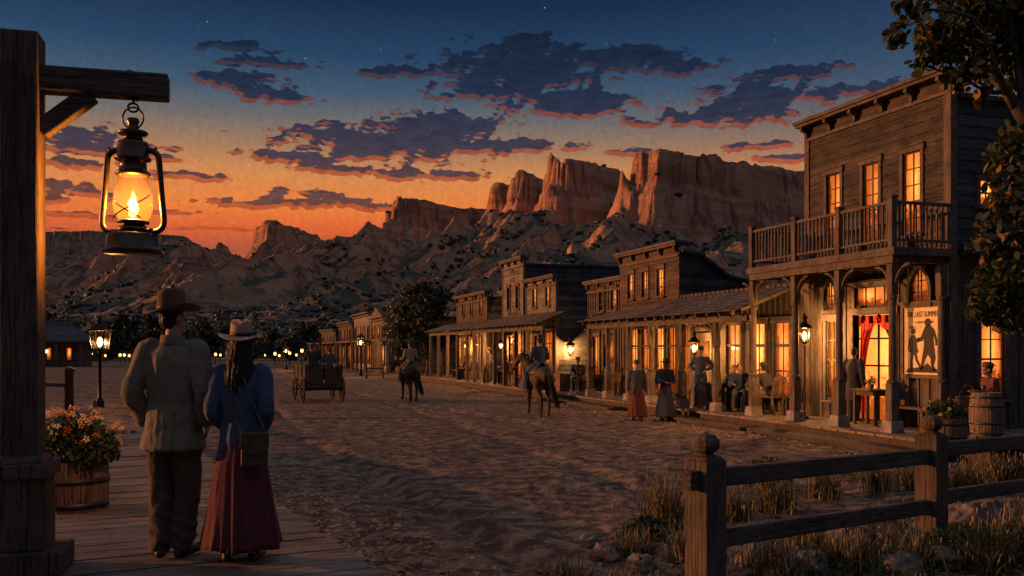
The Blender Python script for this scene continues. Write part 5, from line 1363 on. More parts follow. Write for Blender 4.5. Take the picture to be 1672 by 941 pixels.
def tree(name, label, loc, H, W, nl, L, mat='leaf_tree', group=None, trunk=.22, seed=1):
    r0 = random.Random(seed); b = thing(name, label, 'tree', loc, 0, group)
    m = MB(); m.limb([(0, 0, -.1), (W * .03, 0, H * .2), (-W * .02, W * .02, H * .45), (0, 0, H * .75)], [trunk, trunk * .8, trunk * .5, trunk * .15], 8); m.build('trunk', M['bark'], b, True)
    cs = []
    for i in range(26):
        t = r0.uniform(.22, 1.0); rad = W * .5 * math.sin(PI * min(.96, .18 + t * .78)) * r0.uniform(.3, .95); a = r0.uniform(0, 2 * PI)
        cs.append((V((rad * math.cos(a), rad * math.sin(a), H * t * .93)), W * r0.uniform(.10, .2)))
    for c, r in cs[:9]:
        q = MB(); q.limb([(0, 0, c.z * .45), (c.x * .5, c.y * .5, c.z * .75), c], [trunk * .35, trunk * .22, trunk * .08], 6); q.build('limb', M['bark'], b, True)
    m = MB(); leaf_cloud(m, cs, nl, L); m.build('crown', M[mat], b); return b
tree('street_tree', 'big dark round tree beside the small brown shop at the far porch end', at(697, 66, 0), 7.0, 5.6, 5200, .32, seed=3)
tree('street_tree', 'lower dark tree behind the big round one among the far buildings', at(668, 84, 0), 5.2, 4.0, 2600, .34, seed=8)
tree('street_tree', 'dark tree behind the low shop roof between saloon and brown store', V((24.5, 28, 0)), 5.4, 4.5, 2200, .3, seed=12)
# tree belt at the foot of the hills
proto = [tree('far_tree', 'dark tree in the belt at the foot of the hills', V((0, 0, -60)), 6.5, 6.5, 900, .75, seed=21, group='trees at the foot of the hills'),
         tree('far_tree', 'dark tree in the belt at the foot of the hills', V((0, 0, -60)), 5.0, 7.0, 800, .8, seed=22, group='trees at the foot of the hills'),
         tree('far_tree', 'dark tree in the belt at the foot of the hills', V((0, 0, -60)), 8.0, 6.0, 900, .75, seed=23, group='trees at the foot of the hills')]
used = [False] * 3
for i in range(64):
    px = -40 + (720 if i < 52 else 1500) * ((i % 52) + rng.random()) / 52 if i < 52 else rng.uniform(760, 1350)
    d = rng.uniform(128, 210)
    if 560 < px < 760 and d < 150: d += 40
    k = i % 3; s_ = rng.uniform(.6, 1.05) * (.75 if d < 150 else 1)
    p = at(px, d, 0); p.z = float(hills_z(np.array([p.x]), np.array([p.y]))[0]) if d > 150 else -.1
    p.z = max(p.z, -.2)
    if not used[k]: used[k] = True; proto[k].location = p; proto[k].scale = (s_,) * 3
    else: dup(proto[k], p, rng.uniform(0, 6), scale=s_)
tree('yard_tree', 'dark tree behind the hip roofed farmhouse', at(62, 120, -.1), 7.5, 7, 1200, .6, seed=31)
tree('yard_tree', 'round yard tree between the farmhouses behind the left street lamp', at(118, 125, -.1), 6.0, 5.0, 1200, .5, seed=33)
# ---- hitching rails
def hitch(label, loc, rz, L, h, r=.09, knob=True):
    b = thing('hitching_rail', label, 'hitching rail', loc, rz, 'hitching rails')
    for x in (-L / 2, L / 2):
        m = MB(); m.lathe([(r, -.1), (r * .95, h), (r * 1.25, h + .02), (r * 1.25, h + .08), (r * .6, h + .14), (.01, h + .16)] if knob else [(r, -.1), (r * .9, h), (.01, h + .01)], 10, (x, 0, 0)); m.build('post', M['post'], b, True)
    m = MB(); m.bar((-L / 2, 0, h * .72), (L / 2, 0, h * .70), .09, .1); m.build('rail', M['beam'], b); 
    return b
hitch('stout hitching rail with rounded posts left of the street lamp', at(72, 27.5, -.03), -YAW + .12, 1.4, 1.35, .15)
hitch('thin hitching rail far off beside the tall street lamp', at(612, 62, -.03), .2, 1.2, 1.0, .06, False)
hitch('thin rail in the dust left of the boardwalk behind the flowers', at(190, 22.0, -.03), -YAW - .7, 2.2, .75, .05, False)
# ------------------------------------------------------------------ people
def rx(v, a): return Matrix.Rotation(a, 3, 'X') @ V(v)
def pose(kind_, lean=0.0, **kw):
    J = {}
    P = V((0, 0, {'sit': .55, 'ride': .08}.get(kind_, .95)))
    T = V((0, math.sin(lean), math.cos(lean))); Fd = V((0, math.cos(lean), -math.sin(lean)))
    J['P'] = P; J['T'] = T; J['F'] = Fd
    for s, k in ((-1, 'l'), (1, 'r')):
        sh = P + T * .475 + V((s * .185, 0, 0)) - Fd * .01
        if kind_ in ('stand', 'pockets', 'hips', 'clasp', 'hold'):
            J['hip' + k] = P + V((s * .09, 0, -.05)); J['knee' + k] = V((s * .105, .02, .50)); J['ank' + k] = V((s * .11, -.025, .085)); J['toe' + k] = V((s * .135, .13, .035))
        elif kind_ == 'sit':
            J['hip' + k] = P + V((s * .09, .03, -.02)); J['knee' + k] = V((s * .13, .45, .53)); J['ank' + k] = V((s * .13, .42, .085)); J['toe' + k] = V((s * .145, .58, .035))
        else:
            J['hip' + k] = P + V((s * .12, .02, -.02)); J['knee' + k] = P + V((s * .33, .30, -.26)); J['ank' + k] = P + V((s * .36, .14, -.70)); J['toe' + k] = P + V((s * .38, .29, -.72))
        e, w = {'stand': ((.06, -.03, -.29), (.01, .06, -.25)), 'pockets': ((.115, -.09, -.27), (-.055, .13, -.21)), 'pockets_close': ((.085, -.07, -.28), (-.035, .12, -.21)), 'hips': ((.17, -.10, -.23), (-.15, .13, -.10)),
                'clasp': ((.09, -.03, -.28), (-.16, .20, -.02)), 'hold': ((.06, .02, -.28), (-.10, .22, .06)), 'sit': ((.07, .10, -.25), (-.06, .23, .02)), 'ride': ((.075, .02, -.28), (-.11, .25, .03))}[kw.get('arms', kind_)]
        el = sh + V((s * e[0], e[1], e[2])); wr = el + V((s * w[0], w[1], w[2]))
        J['sh' + k] = sh; J['el' + k] = el; J['wr' + k] = wr
    if kind_ == 'stand' and kw.get('stride'):
        q = kw['stride']
        J['kneel'] += V((0, q * .5, .01)); J['ankl'] += V((0, q, 0)); J['toel'] += V((0, q, 0)); J['kneer'] -= V((0, q * .2, 0)); J['ankr'] -= V((0, q * .8, -.03)); J['toer'] -= V((0, q * .8, 0))
    return J
def hand_into(m, wr, d, side, up, curl=.5):
    d = d.normalized(); up = (up - d * up.dot(d)).normalized(); x = d.cross(up)
    for i, L in enumerate((.072, .082, .076, .058)):
        o = (i - 1.5) * .019; p = wr + d * .088 + x * o
        pts = [p - d * .03]; dd = d.copy(); q = p
        for k, f in enumerate((.45, .32, .26)):
            pts.append(q); c = curl * (.5 + .4 * k); dd = (dd * math.cos(c) - up * math.sin(c)).normalized(); q = q + dd * L * f
        pts.append(q); m.tube(pts, [.009, .0095, .0085, .008, .0055], 6)
    tx = x * (-side)
    p = wr + d * .03 + tx * .032
    m.tube([wr + d * .015 + tx * .01, p, p + (d * .6 + tx * .5 - up * .3).normalized() * .035, p + (d * .9 + tx * .1 - up * .4).normalized() * .065], [.011, .0115, .0095, .006], 6)
def head_mat(J, yaw, nod):
    T = J['T']; base = J['P'] + T * .62
    return Matrix.Translation(base + J['F'] * .01) @ Matrix.Rotation(yaw, 4, 'Z') @ Matrix.Rotation(-nod, 4, 'X')      # local: skull base at z 0, face +Y
def body(J, H, vox, hands=True):
    m = MB(); P, T, Fd = J['P'], J['T'], J['F']
    tor = [(-.12, .12, .09), (-.06, .155, .11), (.0, .16, .112), (.12, .132, .095), (.25, .15, .105), (.38, .178, .108), (.45, .165, .092), (.50, .10, .07), (.53, .06, .058), (.62, .053, .056)]
    m.tube([P + T * s for s, _, _ in tor], [a for _, a, _ in tor], 14, (1, 0, 0), [b for _, _, b in tor])
    for k, s in (('l', -1), ('r', 1)):
        m.limb([J['sh' + k] - V((s * .05, 0, 0)), J['sh' + k], (J['sh' + k] + J['el' + k]) / 2, J['el' + k], J['el' + k] * .4 + J['wr' + k] * .6, J['wr' + k]], [.05, .056, .048, .039, .037, .026], 10, sub=2)
        d = (J['wr' + k] - J['el' + k]).normalized(); up = V((s, 0, .3)) if abs(d.z) > .7 else V((0, 0, 1))
        up = (up - d * up.dot(d)).normalized(); x = d.cross(up)
        m.ell(J['wr' + k] + d * .05, (.04, .017, .055), Matrix((x, up, d)).transposed().to_4x4(), 10, 6)
        m.limb([J['hip' + k], (J['hip' + k] + J['knee' + k]) / 2, J['knee' + k], J['knee' + k] * .6 + J['ank' + k] * .4, J['ank' + k]], [.088, .076, .056, .055, .036], 10, sub=2)
        m.limb([J['ank' + k] - V((0, .02, .03)), J['ank' + k], J['toe' + k]], [.036, .04, .028], 8, sub=2)
    E = lambda c, r, n=10: m.ell((0, 0, 0), r, H @ Matrix.Translation(c), n, 7)
    E((0, -.005, .115), (.076, .094, .098), 14); E((0, .022, .03), (.056, .066, .066), 12); E((0, .07, -.012), (.026, .026, .022)); E((0, .098, .055), (.013, .02, .026)); E((0, .088, .075), (.045, .018, .012))
    for s in (-1, 1): E((s * .078, .0, .065), (.012, .022, .034), 8)
    me = remesh(m, vox, 2)
    if hands:
        h = MB()
        for k, s in (('l', -1), ('r', 1)):
            d = (J['wr' + k] - J['el' + k]); hand_into(h, J['wr' + k], d, s, V((s, 0, .3)) if abs(d.normalized().z) > .7 else V((0, 0, 1)), .55)
        append_mesh(me, h)
    return me
def folds(A, f, az=.35, rid=True):
    def fn(co, no):
        p = V((co.x * f, co.y * f, co.z * f * az)); n = mnoise.noise(p) * .6 + mnoise.noise(p * 2.1 + V((3, 1, 2))) * .3 + mnoise.noise(V((co.x, co.y, co.z)) * f * 1.5) * .3
        q = (1 - abs(n) * 2.2) if rid else n
        return co + no * A * q
    return fn
def coat(J, vox, hem=-.16, flare=1.0, thick=1.0, sleeves=True, fn=None, width=1.0):
    m = MB(); P, T, Fd = J['P'], J['T'], J['F']; k_ = thick
    tor = [(hem, .185 * flare, .142 * flare), (hem + .012, .187 * flare, .144 * flare), (-.06, .178, .136), (.02, .172, .130), (.12, .158, .118), (.25, .175, .128), (.38, .20, .128), (.455, .185, .108), (.50, .115, .082), (.545, .075, .07)]
    tor = [q for q in tor if q[0] >= hem]
    m.tube([P + T * s for s, _, _ in tor], [a * k_ * width for _, a, _ in tor], 24, (1, 0, 0), [b * k_ for _, _, b in tor])
    if sleeves:
        for k, s in (('l', -1), ('r', 1)):
            m.limb([J['sh' + k] - V((s * .06, 0, .01)), J['sh' + k], (J['sh' + k] + J['el' + k]) / 2, J['el' + k], (J['el' + k] + J['wr' + k]) / 2, J['wr' + k] * .94 + J['el' + k] * .06], [.062 * k_, .070 * k_, .069 * k_, .064 * k_, .060 * k_, .052 * k_], 14, sub=3)
    return remesh(m, vox, 2, fn)
def trousers(J, vox, fn=None, w=1.0, top=.04):
    m = MB(); P, T = J['P'], J['T']
    m.tube([P + T * s for s in (-.10, -.03, .03, top)], [.13, .168, .166, .16], 18, (1, 0, 0), [.10, .122, .122, .12])
    for k, s in (('l', -1), ('r', 1)):
        a = J['ank' + k]; kn = J['knee' + k]
        m.limb([J['hip' + k], (J['hip' + k] + kn) / 2, kn, (kn + a) / 2, a + (kn - a).normalized() * .02], [.105 * w, .094 * w, .08 * w, .079 * w, .074 * w], 14, sub=3)
    return remesh(m, vox, 2, fn)
def boots(J, parent, mat='boot'):
    for k, s in (('l', -1), ('r', 1)):
        a, t, kn = J['ank' + k], J['toe' + k], J['knee' + k]
        m = MB(); up = (kn - a).normalized(); d = (t - a); d.z = 0 if abs(d.z) < .1 else d.z; d.normalize()
        z0 = t.z - .035
        m.limb([a + up * .17, a + up * .02, a - V((0, 0, .03)) + d * .01], [.058, .05, .046], 12, sub=2)
        m.limb([a - d * .045 - V((0, 0, .045)), a + d * .06 - V((0, 0, .04)), t + V((0, 0, .012)), t + d * .02 + V((0, 0, .006))], [.04, .047, .046, .036], 12, (0, 0, 1) if False else None, [.036, .04, .032, .026], sub=2)
        me = remesh(m, .009, 1)
        link('boot', me, M[mat], parent, True)
def skirt(J, parent, mat, top=.06, z1=.12, r1=.29, n=22, wob=.05, twist=0):
    P = J['P']; rings = []; K = 140; ph = sum(map(ord, mat)) * .37
    def pleat(a, t):
        c, s__ = math.cos(a), math.sin(a)
        q = mnoise.noise(V((c * 2.6 + ph, s__ * 2.6, t * .5))) * 1.3 + mnoise.noise(V((c * 6.5, s__ * 6.5 + ph, t * .8))) * 1.0
        return 1.6 * (abs(q) * 1.6 - .45) + .5 * mnoise.noise(V((c * 13, s__ * 13, ph + t)))
    z0 = P.z + top
    for i in range(22):
        t = i / 21; z = z0 + (z1 - z0) * t
        ra = .152 + (.19 - .152) * min(1, t * 4) + (r1 - .19) * max(0, t - .12) ** 1.05 * 1.13
        rings.append([V((math.cos(a) * ra * (1 + wob * t ** .7 * pleat(a, t)), math.sin(a) * ra * .84 * (1 + wob * t ** .7 * pleat(a, t)), z + .012 * math.sin(a * 5) * t)) for a in (2 * PI * k / K for k in range(K))])
    inn = [[V((p.x * .96, p.y * .96, p.z + (.004 if j == 21 else 0))) for p in r] for j, r in enumerate(rings)][::-1]
    m = MB(); m.loft(rings + inn, cap=False); return m.build('skirt', M[mat], parent, True)
def hat(H, parent, mat, brim=.155, crown=.115, rc=.088, curl=.35, pinch=True, band=True, tilt=0, cap=False):
    Hm = H @ Matrix.Translation((0, -.008, .135)) @ Matrix.Rotation(tilt, 4, 'X'); m = MB()
    if cap:
        m.lathe([(rc * 1.02, -.01), (rc * 1.08, .02), (rc * 1.12, .05), (rc * .9, .085), (rc * .3, .1), (.004, .1)], 20, M=Hm, fn=lambda p, a: (p.x, p.y * 1.12, p.z))
        m.lathe([(.01, -.004), (rc * 1.0, -.008), (rc * 1.0, .004), (.01, .008)], 16, M=Hm @ Matrix.Translation((0, .062, .0)) @ Matrix.Rotation(-.2, 4, 'X'), fn=lambda p, a: (p.x, p.y * .9, p.z))
        return m.build('hat', M[mat], parent, True)
    def fn(p, a):
        r = math.hypot(p.x, p.y); y = p.y * 1.14; z = p.z
        q = max(0, (r - rc) / (brim - rc + 1e-6)) if z < .02 else 0
        z += curl * .11 * q * q * abs(math.cos(a)) ** 1.5 - .018 * q * abs(math.sin(a))
        if pinch and z > crown * .55:
            k = (z - crown * .55) / (crown * .45)
            z -= .020 * k * math.exp(-(p.x / .022) ** 2); p.x *= 1 - .2 * k * max(0, math.sin(a))
        return (p.x, y, z)
    b = brim
    m.lathe([(rc * .9, -.006), (rc, -.006), ((rc + b) / 2, -.005), (b * .97, -.004), (b, .0), (b * .97, .004), ((rc + b) / 2, .003), (rc * 1.06, .006), (rc * 1.02, .02), (rc * 1.0, .04), (rc * .97, crown * .62), (rc * .93, crown * .84), (rc * .82, crown * .97), (rc * .6, crown * 1.0), (rc * .3, crown * .99), (.003, crown * .985)], 44, M=Hm, fn=fn)
    h = m.build('hat', M[mat], parent, True)
    if band:
        q = MB(); q.lathe([(rc * 1.05, .008), (rc * 1.07, .009), (rc * 1.045, .036), (rc * 1.02, .037)], 36, M=Hm, fn=lambda p, a: (p.x, p.y * 1.14, p.z)); q.build('hat_band', M['band'], h, True)
    return h
def face(H, parent):
    for s in (-1, 1):
        m = MB(); m.ell((s * .031, .083, .062), (.013, .009, .009), H, 8, 6); m.build('eye', M['eye'], parent, True)
    m = MB(); m.ell((0, .087, .005), (.022, .008, .006), H, 8, 6); m.build('mouth', M['lips'], parent, True)
M['eye'] = plain('eye', (.12, .09, .07), .25, 0, .1); M['lips'] = plain('lips', (.2, .08, .06), .5)
def hair_cap(H, parent, mat='hair', long=0, back=True):
    m = MB()
    m.ell((0, -.014, .118), (.083, .098, .095), H, 16, 8)
    m.ell((0, -.05, .06), (.07, .06, .06), H, 12, 6)
    if long == 'bun': m.ell((0, -.115, .06), (.045, .04, .045), H, 10, 6)
    me = remesh(m, .009, 2); return link('hair', me, M[mat], parent, True)
def person(label, loc, rz, ps='stand', top=('coat', 'navy'), low=('trousers', 'dark_cloth'), hatk=None, hair=None, yaw=0, nod=0, h=1.75, vox=.017, group=None, lean=0, faces=True, arms=None, stride=0, hands=True, extra=None, parent_scale=None):
    o = thing('person', label, 'person', loc, rz, group); s = h / 1.75; o.scale = (s, s, s)
    J = pose(ps, lean, stride=stride, **({'arms': arms} if arms else {})); H = head_mat(J, yaw, nod)
    link('body', body(J, H, vox, hands), M['skin'], o, True)
    cv = max(.012, vox * .9)
    if top[0] == 'coat': link('coat', coat(J, cv, top[2] if len(top) > 2 else -.16, fn=folds(.006, 9)), M[top[1]], o, True)
    elif top[0] == 'shirt': link('shirt', coat(J, cv, -.03, 1.0, .95, fn=folds(.005, 9)), M[top[1]], o, True)
    if low[0] == 'trousers':
        link('trousers', trousers(J, cv, folds(.006, 10, .6)), M[low[1]], o, True)
    else:
        skirt(J, o, low[1], r1=low[2] if len(low) > 2 else .27)
    boots(J, o)
    if faces: face(H, o)
    hair_cap(H, o, long=hair)
    if hatk: hat(H, o, *hatk[:1], **hatk[1])
    if extra: extra(o, J, H)
    return o
flat = dict(brim=.165, crown=.095, curl=.12)
# ---- the couple in front
def man_fg():
    o = thing('person', 'broad man from behind in olive tweed jacket and brown hat standing on the boardwalk', 'person', at(283, 6.62, BZ), HEAD_AWAY - .06)
    s = 1.83 / 1.75; o.scale = (s * .93, s * .98, s)
    J = pose('pockets', .0, arms='pockets_close'); H = head_mat(J, -.62, -.03)
    J['kneel'] += V((.012, 0, 0)); J['ankl'] += V((.03, 0, 0)); J['toel'] += V((.015, 0, 0)); J['ankr'] += V((-.035, .02, 0)); J['toer'] += V((-.005, .03, 0)); J['kneer'] += V((-.01, .01, 0))
    link('body', body(J, H, .012), M['skin'], o, True)
    def fn(co, no):
        c = folds(.011, 7.5, .17)(co, no)
        if abs(co.x) < .2 and co.y < 0:
            seam = math.exp(-((co.x - .012) / .007) ** 2); c = c - no * .006 * seam
            vent = math.exp(-((co.x - .07) / .009) ** 2) if co.z < 1.0 else 0
            c = c - no * .018 * vent
        if abs(co.x) > .2 and 1.02 < co.z < 1.25:          # elbow creases
            c = c + no * .006 * mnoise.noise(V((co.x * 9, co.y * 9, co.z * 34 + co.x * 14)))
        return c
    c = link('jacket', coat(J, .0085, -.20, 1.12, 1.10, fn=fn, width=1.02), M['tweed'], o, True)
    m = MB(); T = J['T']
    m.tube([J['P'] + T * z + V((0, -.012, 0)) for z in (.51, .535, .565, .58, .572, .54)], [.112, .094, .084, .082, .075, .07], 24, (1, 0, 0), [.088, .082, .08, .078, .07, .066]); m.build('collar', M['tweed'], c, True)
    link('trousers', trousers(J, .009, lambda co, no: folds(.014, 9, .22)(co, no) + no * (.007 * math.sin(co.z * 70 + co.x * 30) if co.z < .3 else 0), 1.06), M['brown_trs'], o, True)
    boots(J, o); face(H, o); hair_cap(H, o)
    m = MB()
    for s_ in (-1, 1): m.ell((s_ * .079, .012, .05), (.006, .016, .04), H, 8, 6)
    m.ell((0, .055, -.02), (.047, .04, .03), H, 10, 6); 
    hat(H, o, 'felt_brown', brim=.185, crown=.15, rc=.094, curl=.42, tilt=.05)
    return o
man_fg()
def woman_fg():
    o = thing('person', 'woman from behind in blue jacket, long maroon skirt and tan hat beside the broad man', 'person', at(394, 6.5, BZ), HEAD_AWAY + .03)
    s = 1.63 / 1.75; o.scale = (s * .90, s * .95, s)
    J = pose('pockets', .0); H = head_mat(J, .12, -.02)
    for k, q in (('l', -1), ('r', 1)):
        J['el' + k] += V((q * -.07, .03, -.01)); J['wr' + k] = J['el' + k] + V((q * -.07, .20, -.13))
    link('body', body(J, H, .012), M['skin'], o, True)
    def fn(co, no):
        c = folds(.010, 8, .2)(co, no)
        if abs(co.x) < .2 and co.y < 0: c = c - no * .015 * (math.exp(-((co.x - .02) / .009) ** 2) if co.z < .93 else 0) - no * .004 * math.exp(-((co.x) / .006) ** 2)
        if abs(co.x) > .19 and 1.02 < co.z < 1.25: c = c + no * .006 * mnoise.noise(V((co.x * 9, co.y * 9, co.z * 34 + co.x * 14)))
        return c
    c = link('jacket', coat(J, .0085, -.22, 1.12, .98, fn=fn), M['denim'], o, True)
    m = MB(); m.tube([J['P'] + J['T'] * z for z in (.505, .53, .555, .56, .545)], [.10, .085, .078, .072, .068], 20, (1, 0, 0), [.085, .078, .074, .068, .064]); m.build('collar', M['denim'], c, True)
    skirt(J, o, 'maroon', .02, .115, .325, 17, .055); boots(J, o); face(H, o)
    h = hair_cap(H, o, long=True)
    m = MB(); r0 = random.Random(4)                       # loose wavy hair down the back, one mass with combed strands
    for i in range(17):
        a = -1.25 + 2.5 * i / 16 + r0.uniform(-.06, .06); x = math.sin(a) * .074; y = -math.cos(a) * .082 - .016
        L = r0.uniform(.33, .44) * (1 - .22 * abs(a)); ph = r0.uniform(0, 6); pts = []
        for k in range(8):
            t = k / 7; pts.append(H @ V((x * (1 + .5 * t) + .009 * math.sin(ph + t * 7), y - .045 * math.sin(min(1, t * 1.4) * PI * .5) + .006 * math.cos(ph + t * 6), .10 - L * t)))
        m.limb(pts, [.026, .03, .03, .029, .026, .022, .016, .007], 8, sub=2)
    me_h = remesh(m, .0065, 2, lambda co, no: co + no * (.0045 * mnoise.noise(V((co.x * 95, co.y * 95, co.z * 9 + 2 * math.sin(co.x * 30)))) + .003 * mnoise.noise(V((co.x * 190, co.y * 190, co.z * 14)))))
    link('locks', me_h, M['hair'], h, True)
    hat(H, o, 'felt_tan', brim=.182, crown=.128, rc=.09, curl=.22, tilt=.06)
    return o, J
wo, WJ = woman_fg()
# her satchel
wl = wo.location; sx_, sz_ = wo.scale[0], wo.scale[2]
bag = thing('satchel', 'brown leather satchel on a shoulder strap against the blue jacket', 'bag', wl, wo.rotation_euler.z)
bag.scale = wo.scale
m = MB(); m.box((.165, -.205, .86), (.215, .085, .235), rz=.25); bo = m.build('pouch', M['leather'], bag, bevel=.02)
m = MB(); c_ = Matrix.Translation((.165, -.205, .86)) @ Matrix.Rotation(.25, 4, 'Z')
fl_ = [(-.112, .0), (.112, .0), (.114, -.09), (.085, -.135), (.03, -.152), (-.03, -.152), (-.085, -.135), (-.114, -.09)]
vs = [(x, -.046, .12 + z) for x, z in fl_] + [(x, -.056, .12 + z) for x, z in fl_]; n = len(fl_)
m.add(vs, [tuple(range(n)), tuple(range(2 * n - 1, n - 1, -1))] + [(i, i + n, (i + 1) % n + n, (i + 1) % n) for i in range(n)], c_)
tmp = MB(); tmp.box((0, -.004, .124), (.226, .104, .012)); m.add(tmp.v, tmp.f, c_); m.build('flap', M['leather'], bag, bevel=.004)
m = MB(); tmp.v = []; tmp.f = []; tmp.box((0, -.06, -.03), (.018, .01, .035)); m.add(tmp.v, tmp.f, c_); m.build('buckle', M['brass'], bag, bevel=.003)
def strap(pts, w):
    m = MB(); P = [V(p) for p in pts]; Q = []
    for i in range(len(P) - 1):
        p0 = P[max(i - 1, 0)]; p1 = P[i]; p2 = P[i + 1]; p3 = P[min(i + 2, len(P) - 1)]
        for k in range(6):
            t = k / 6; Q.append(.5 * ((2 * p1) + (p2 - p0) * t + (2 * p0 - 5 * p1 + 4 * p2 - p3) * t * t + (3 * p1 - p0 - 3 * p2 + p3) * t ** 3))
    Q.append(P[-1])
    rings = []
    for i, p in enumerate(Q):
        t = (Q[min(i + 1, len(Q) - 1)] - Q[max(i - 1, 0)]).normalized(); nrm = V((p.x * .6, p.y + .0, .12)).normalized(); s_ = t.cross(nrm).normalized()
        rings.append([p - s_ * w, p + s_ * w, p + s_ * w + nrm * .006, p - s_ * w + nrm * .006])
    m.loft(rings); return m.build('strap', M['leather'], bag)
strap([(-.10, .02, 1.49), (-.105, -.06, 1.475), (-.085, -.128, 1.36), (-.04, -.146, 1.2), (.01, -.142, 1.06), (.06, -.165, .985), (.085, -.20, .95)], .015)
strap([(.05, -.125, 1.40), (.10, -.15, 1.28), (.16, -.158, 1.16), (.215, -.17, 1.05), (.255, -.19, .97)], .008)

# ---- two women in the street
def apron(colr):
    def f(o, J, H):
        m = MB(); m.tube([J['P'] + V((0, 0, z)) for z in (.045, .05, .095, .1)], [.165, .168, .166, .162], 24, (1, 0, 0), [.128, .13, .128, .125]); m.build('belt', M[colr], o, True)
        m = MB(); m.limb([V((.10, .15, .99)), V((.11, .17, .88)), V((.10, .18, .8))], [.03, .05, .035], 10); m.build('pouch', M[colr], o, True)
    return f
person('woman in grey blouse and long rust skirt with wide dark hat standing in the street', at(1040, 25.6, 0), HEAD_AWAY + PI - .1, 'stand', ('shirt', 'slate'), ('skirt', 'rust', .30), ('band', dict(brim=.17, crown=.10, curl=.1, band=False)), 'bun', h=1.66, extra=apron('leather'))
person('woman in long buff skirt and dark hat right of the woman in rust', at(1087, 25.6, 0), HEAD_AWAY + PI + .25, 'clasp', ('shirt', 'slate'), ('skirt', 'buff', .31), ('band', dict(brim=.16, crown=.11, curl=.25, band=False)), 'bun', h=1.68, extra=apron('brown_trs'))
# ---- people along the porch
PYAW = PI / 2                                            # facing the street (-X)
person('man in navy work clothes and cap standing on the porch with hands at his belt', V((13.8, 24.0, DZ)), PYAW + .75, 'hips', ('shirt', 'navy'), ('trousers', 'navy'), ('dark_cloth', dict(cap=True)), h=1.74)
person('slim man in long dark tailcoat standing in the red curtained doorway', V((14.22, 17.75, DZ)), -PI / 2 + .35, 'stand', ('coat', 'dark_cloth', -.42), ('trousers', 'dark_cloth'), None, yaw=.5, h=1.72, stride=.08)
person('seated man in dark jacket and flat cap leaning forward on the saloon porch bench', V((13.85, 20.55, DZ)), .25, 'sit', ('coat', 'dark_cloth', -.1), ('trousers', 'olive'), ('dark_cloth', dict(cap=True)), lean=.38, nod=-.2, h=1.76)
person('seated man in blue grey coat turned toward the man in the flat cap', V((13.75, 21.85, DZ)), PI - .5, 'sit', ('coat', 'navy', -.1), ('trousers', 'slate'), None, lean=.35, nod=-.1, h=1.72)
person('seated figure in dark clothes before the lit window behind the crate table', V((14.05, 22.55, DZ)), PYAW + .9, 'sit', ('coat', 'dark_cloth', -.08), ('trousers', 'dark_cloth'), None, 'bun', lean=.2, h=1.62)
person('man in reddish coat and cap at the barrel under the side window', at(1622, 18.75, DZ), HEAD_AWAY + PI / 2 + .15, 'sit', ('coat', 'rust', -.08), ('trousers', 'olive'), ('felt_brown', dict(cap=True)), lean=.22, nod=-.12, h=1.82, arms='hold')
person('seated figure in slate coat behind the nearer rider at the pale shop porch', V((13.65, 36.7, DZ)), PYAW + .6, 'sit', ('coat', 'slate', -.08), ('trousers', 'dark_cloth'), ('band', flat), lean=.15, h=1.74, vox=.02)
person('seated figure beside the wall lantern of the pale shop', V((13.9, 33.7, DZ)), PYAW + 1.0, 'sit', ('coat', 'dark_cloth', -.08), ('trousers', 'dark_cloth'), ('felt_brown', flat), lean=.12, h=1.74, vox=.02)
person('seated figure with rust shirt left of the nearer horse head', V((13.8, 42.4, DZ)), PYAW - .9, 'sit', ('coat', 'rust', -.08), ('trousers', 'dark_cloth'), None, lean=.2, h=1.72, vox=.02)
person('seated person in round blue coat on the far porch, back to the street', V((13.55, 44.2, DZ)), -PI / 2, 'sit', ('coat', 'denim', -.1), ('trousers', 'dark_cloth'), None, lean=.1, h=1.74, vox=.02)
person('standing man in tan hat among the sitters on the far porch', V((13.7, 45.3, DZ)), PYAW, 'stand', ('coat', 'olive'), ('trousers', 'dark_cloth'), ('felt_tan', flat), h=1.74, vox=.02)
person('seated person in pale shirt reading on the small brown shop porch', V((13.75, 49.4, DZ)), PYAW - .8, 'sit', ('shirt', 'buff'), ('trousers', 'dark_cloth'), None, lean=.25, h=1.74, vox=.02)
person('person in slate dress standing at the far end of the porch', V((13.6, 55.2, DZ)), PYAW, 'stand', ('shirt', 'slate'), ('skirt', 'slate'), None, 'bun', h=1.66, vox=.02)
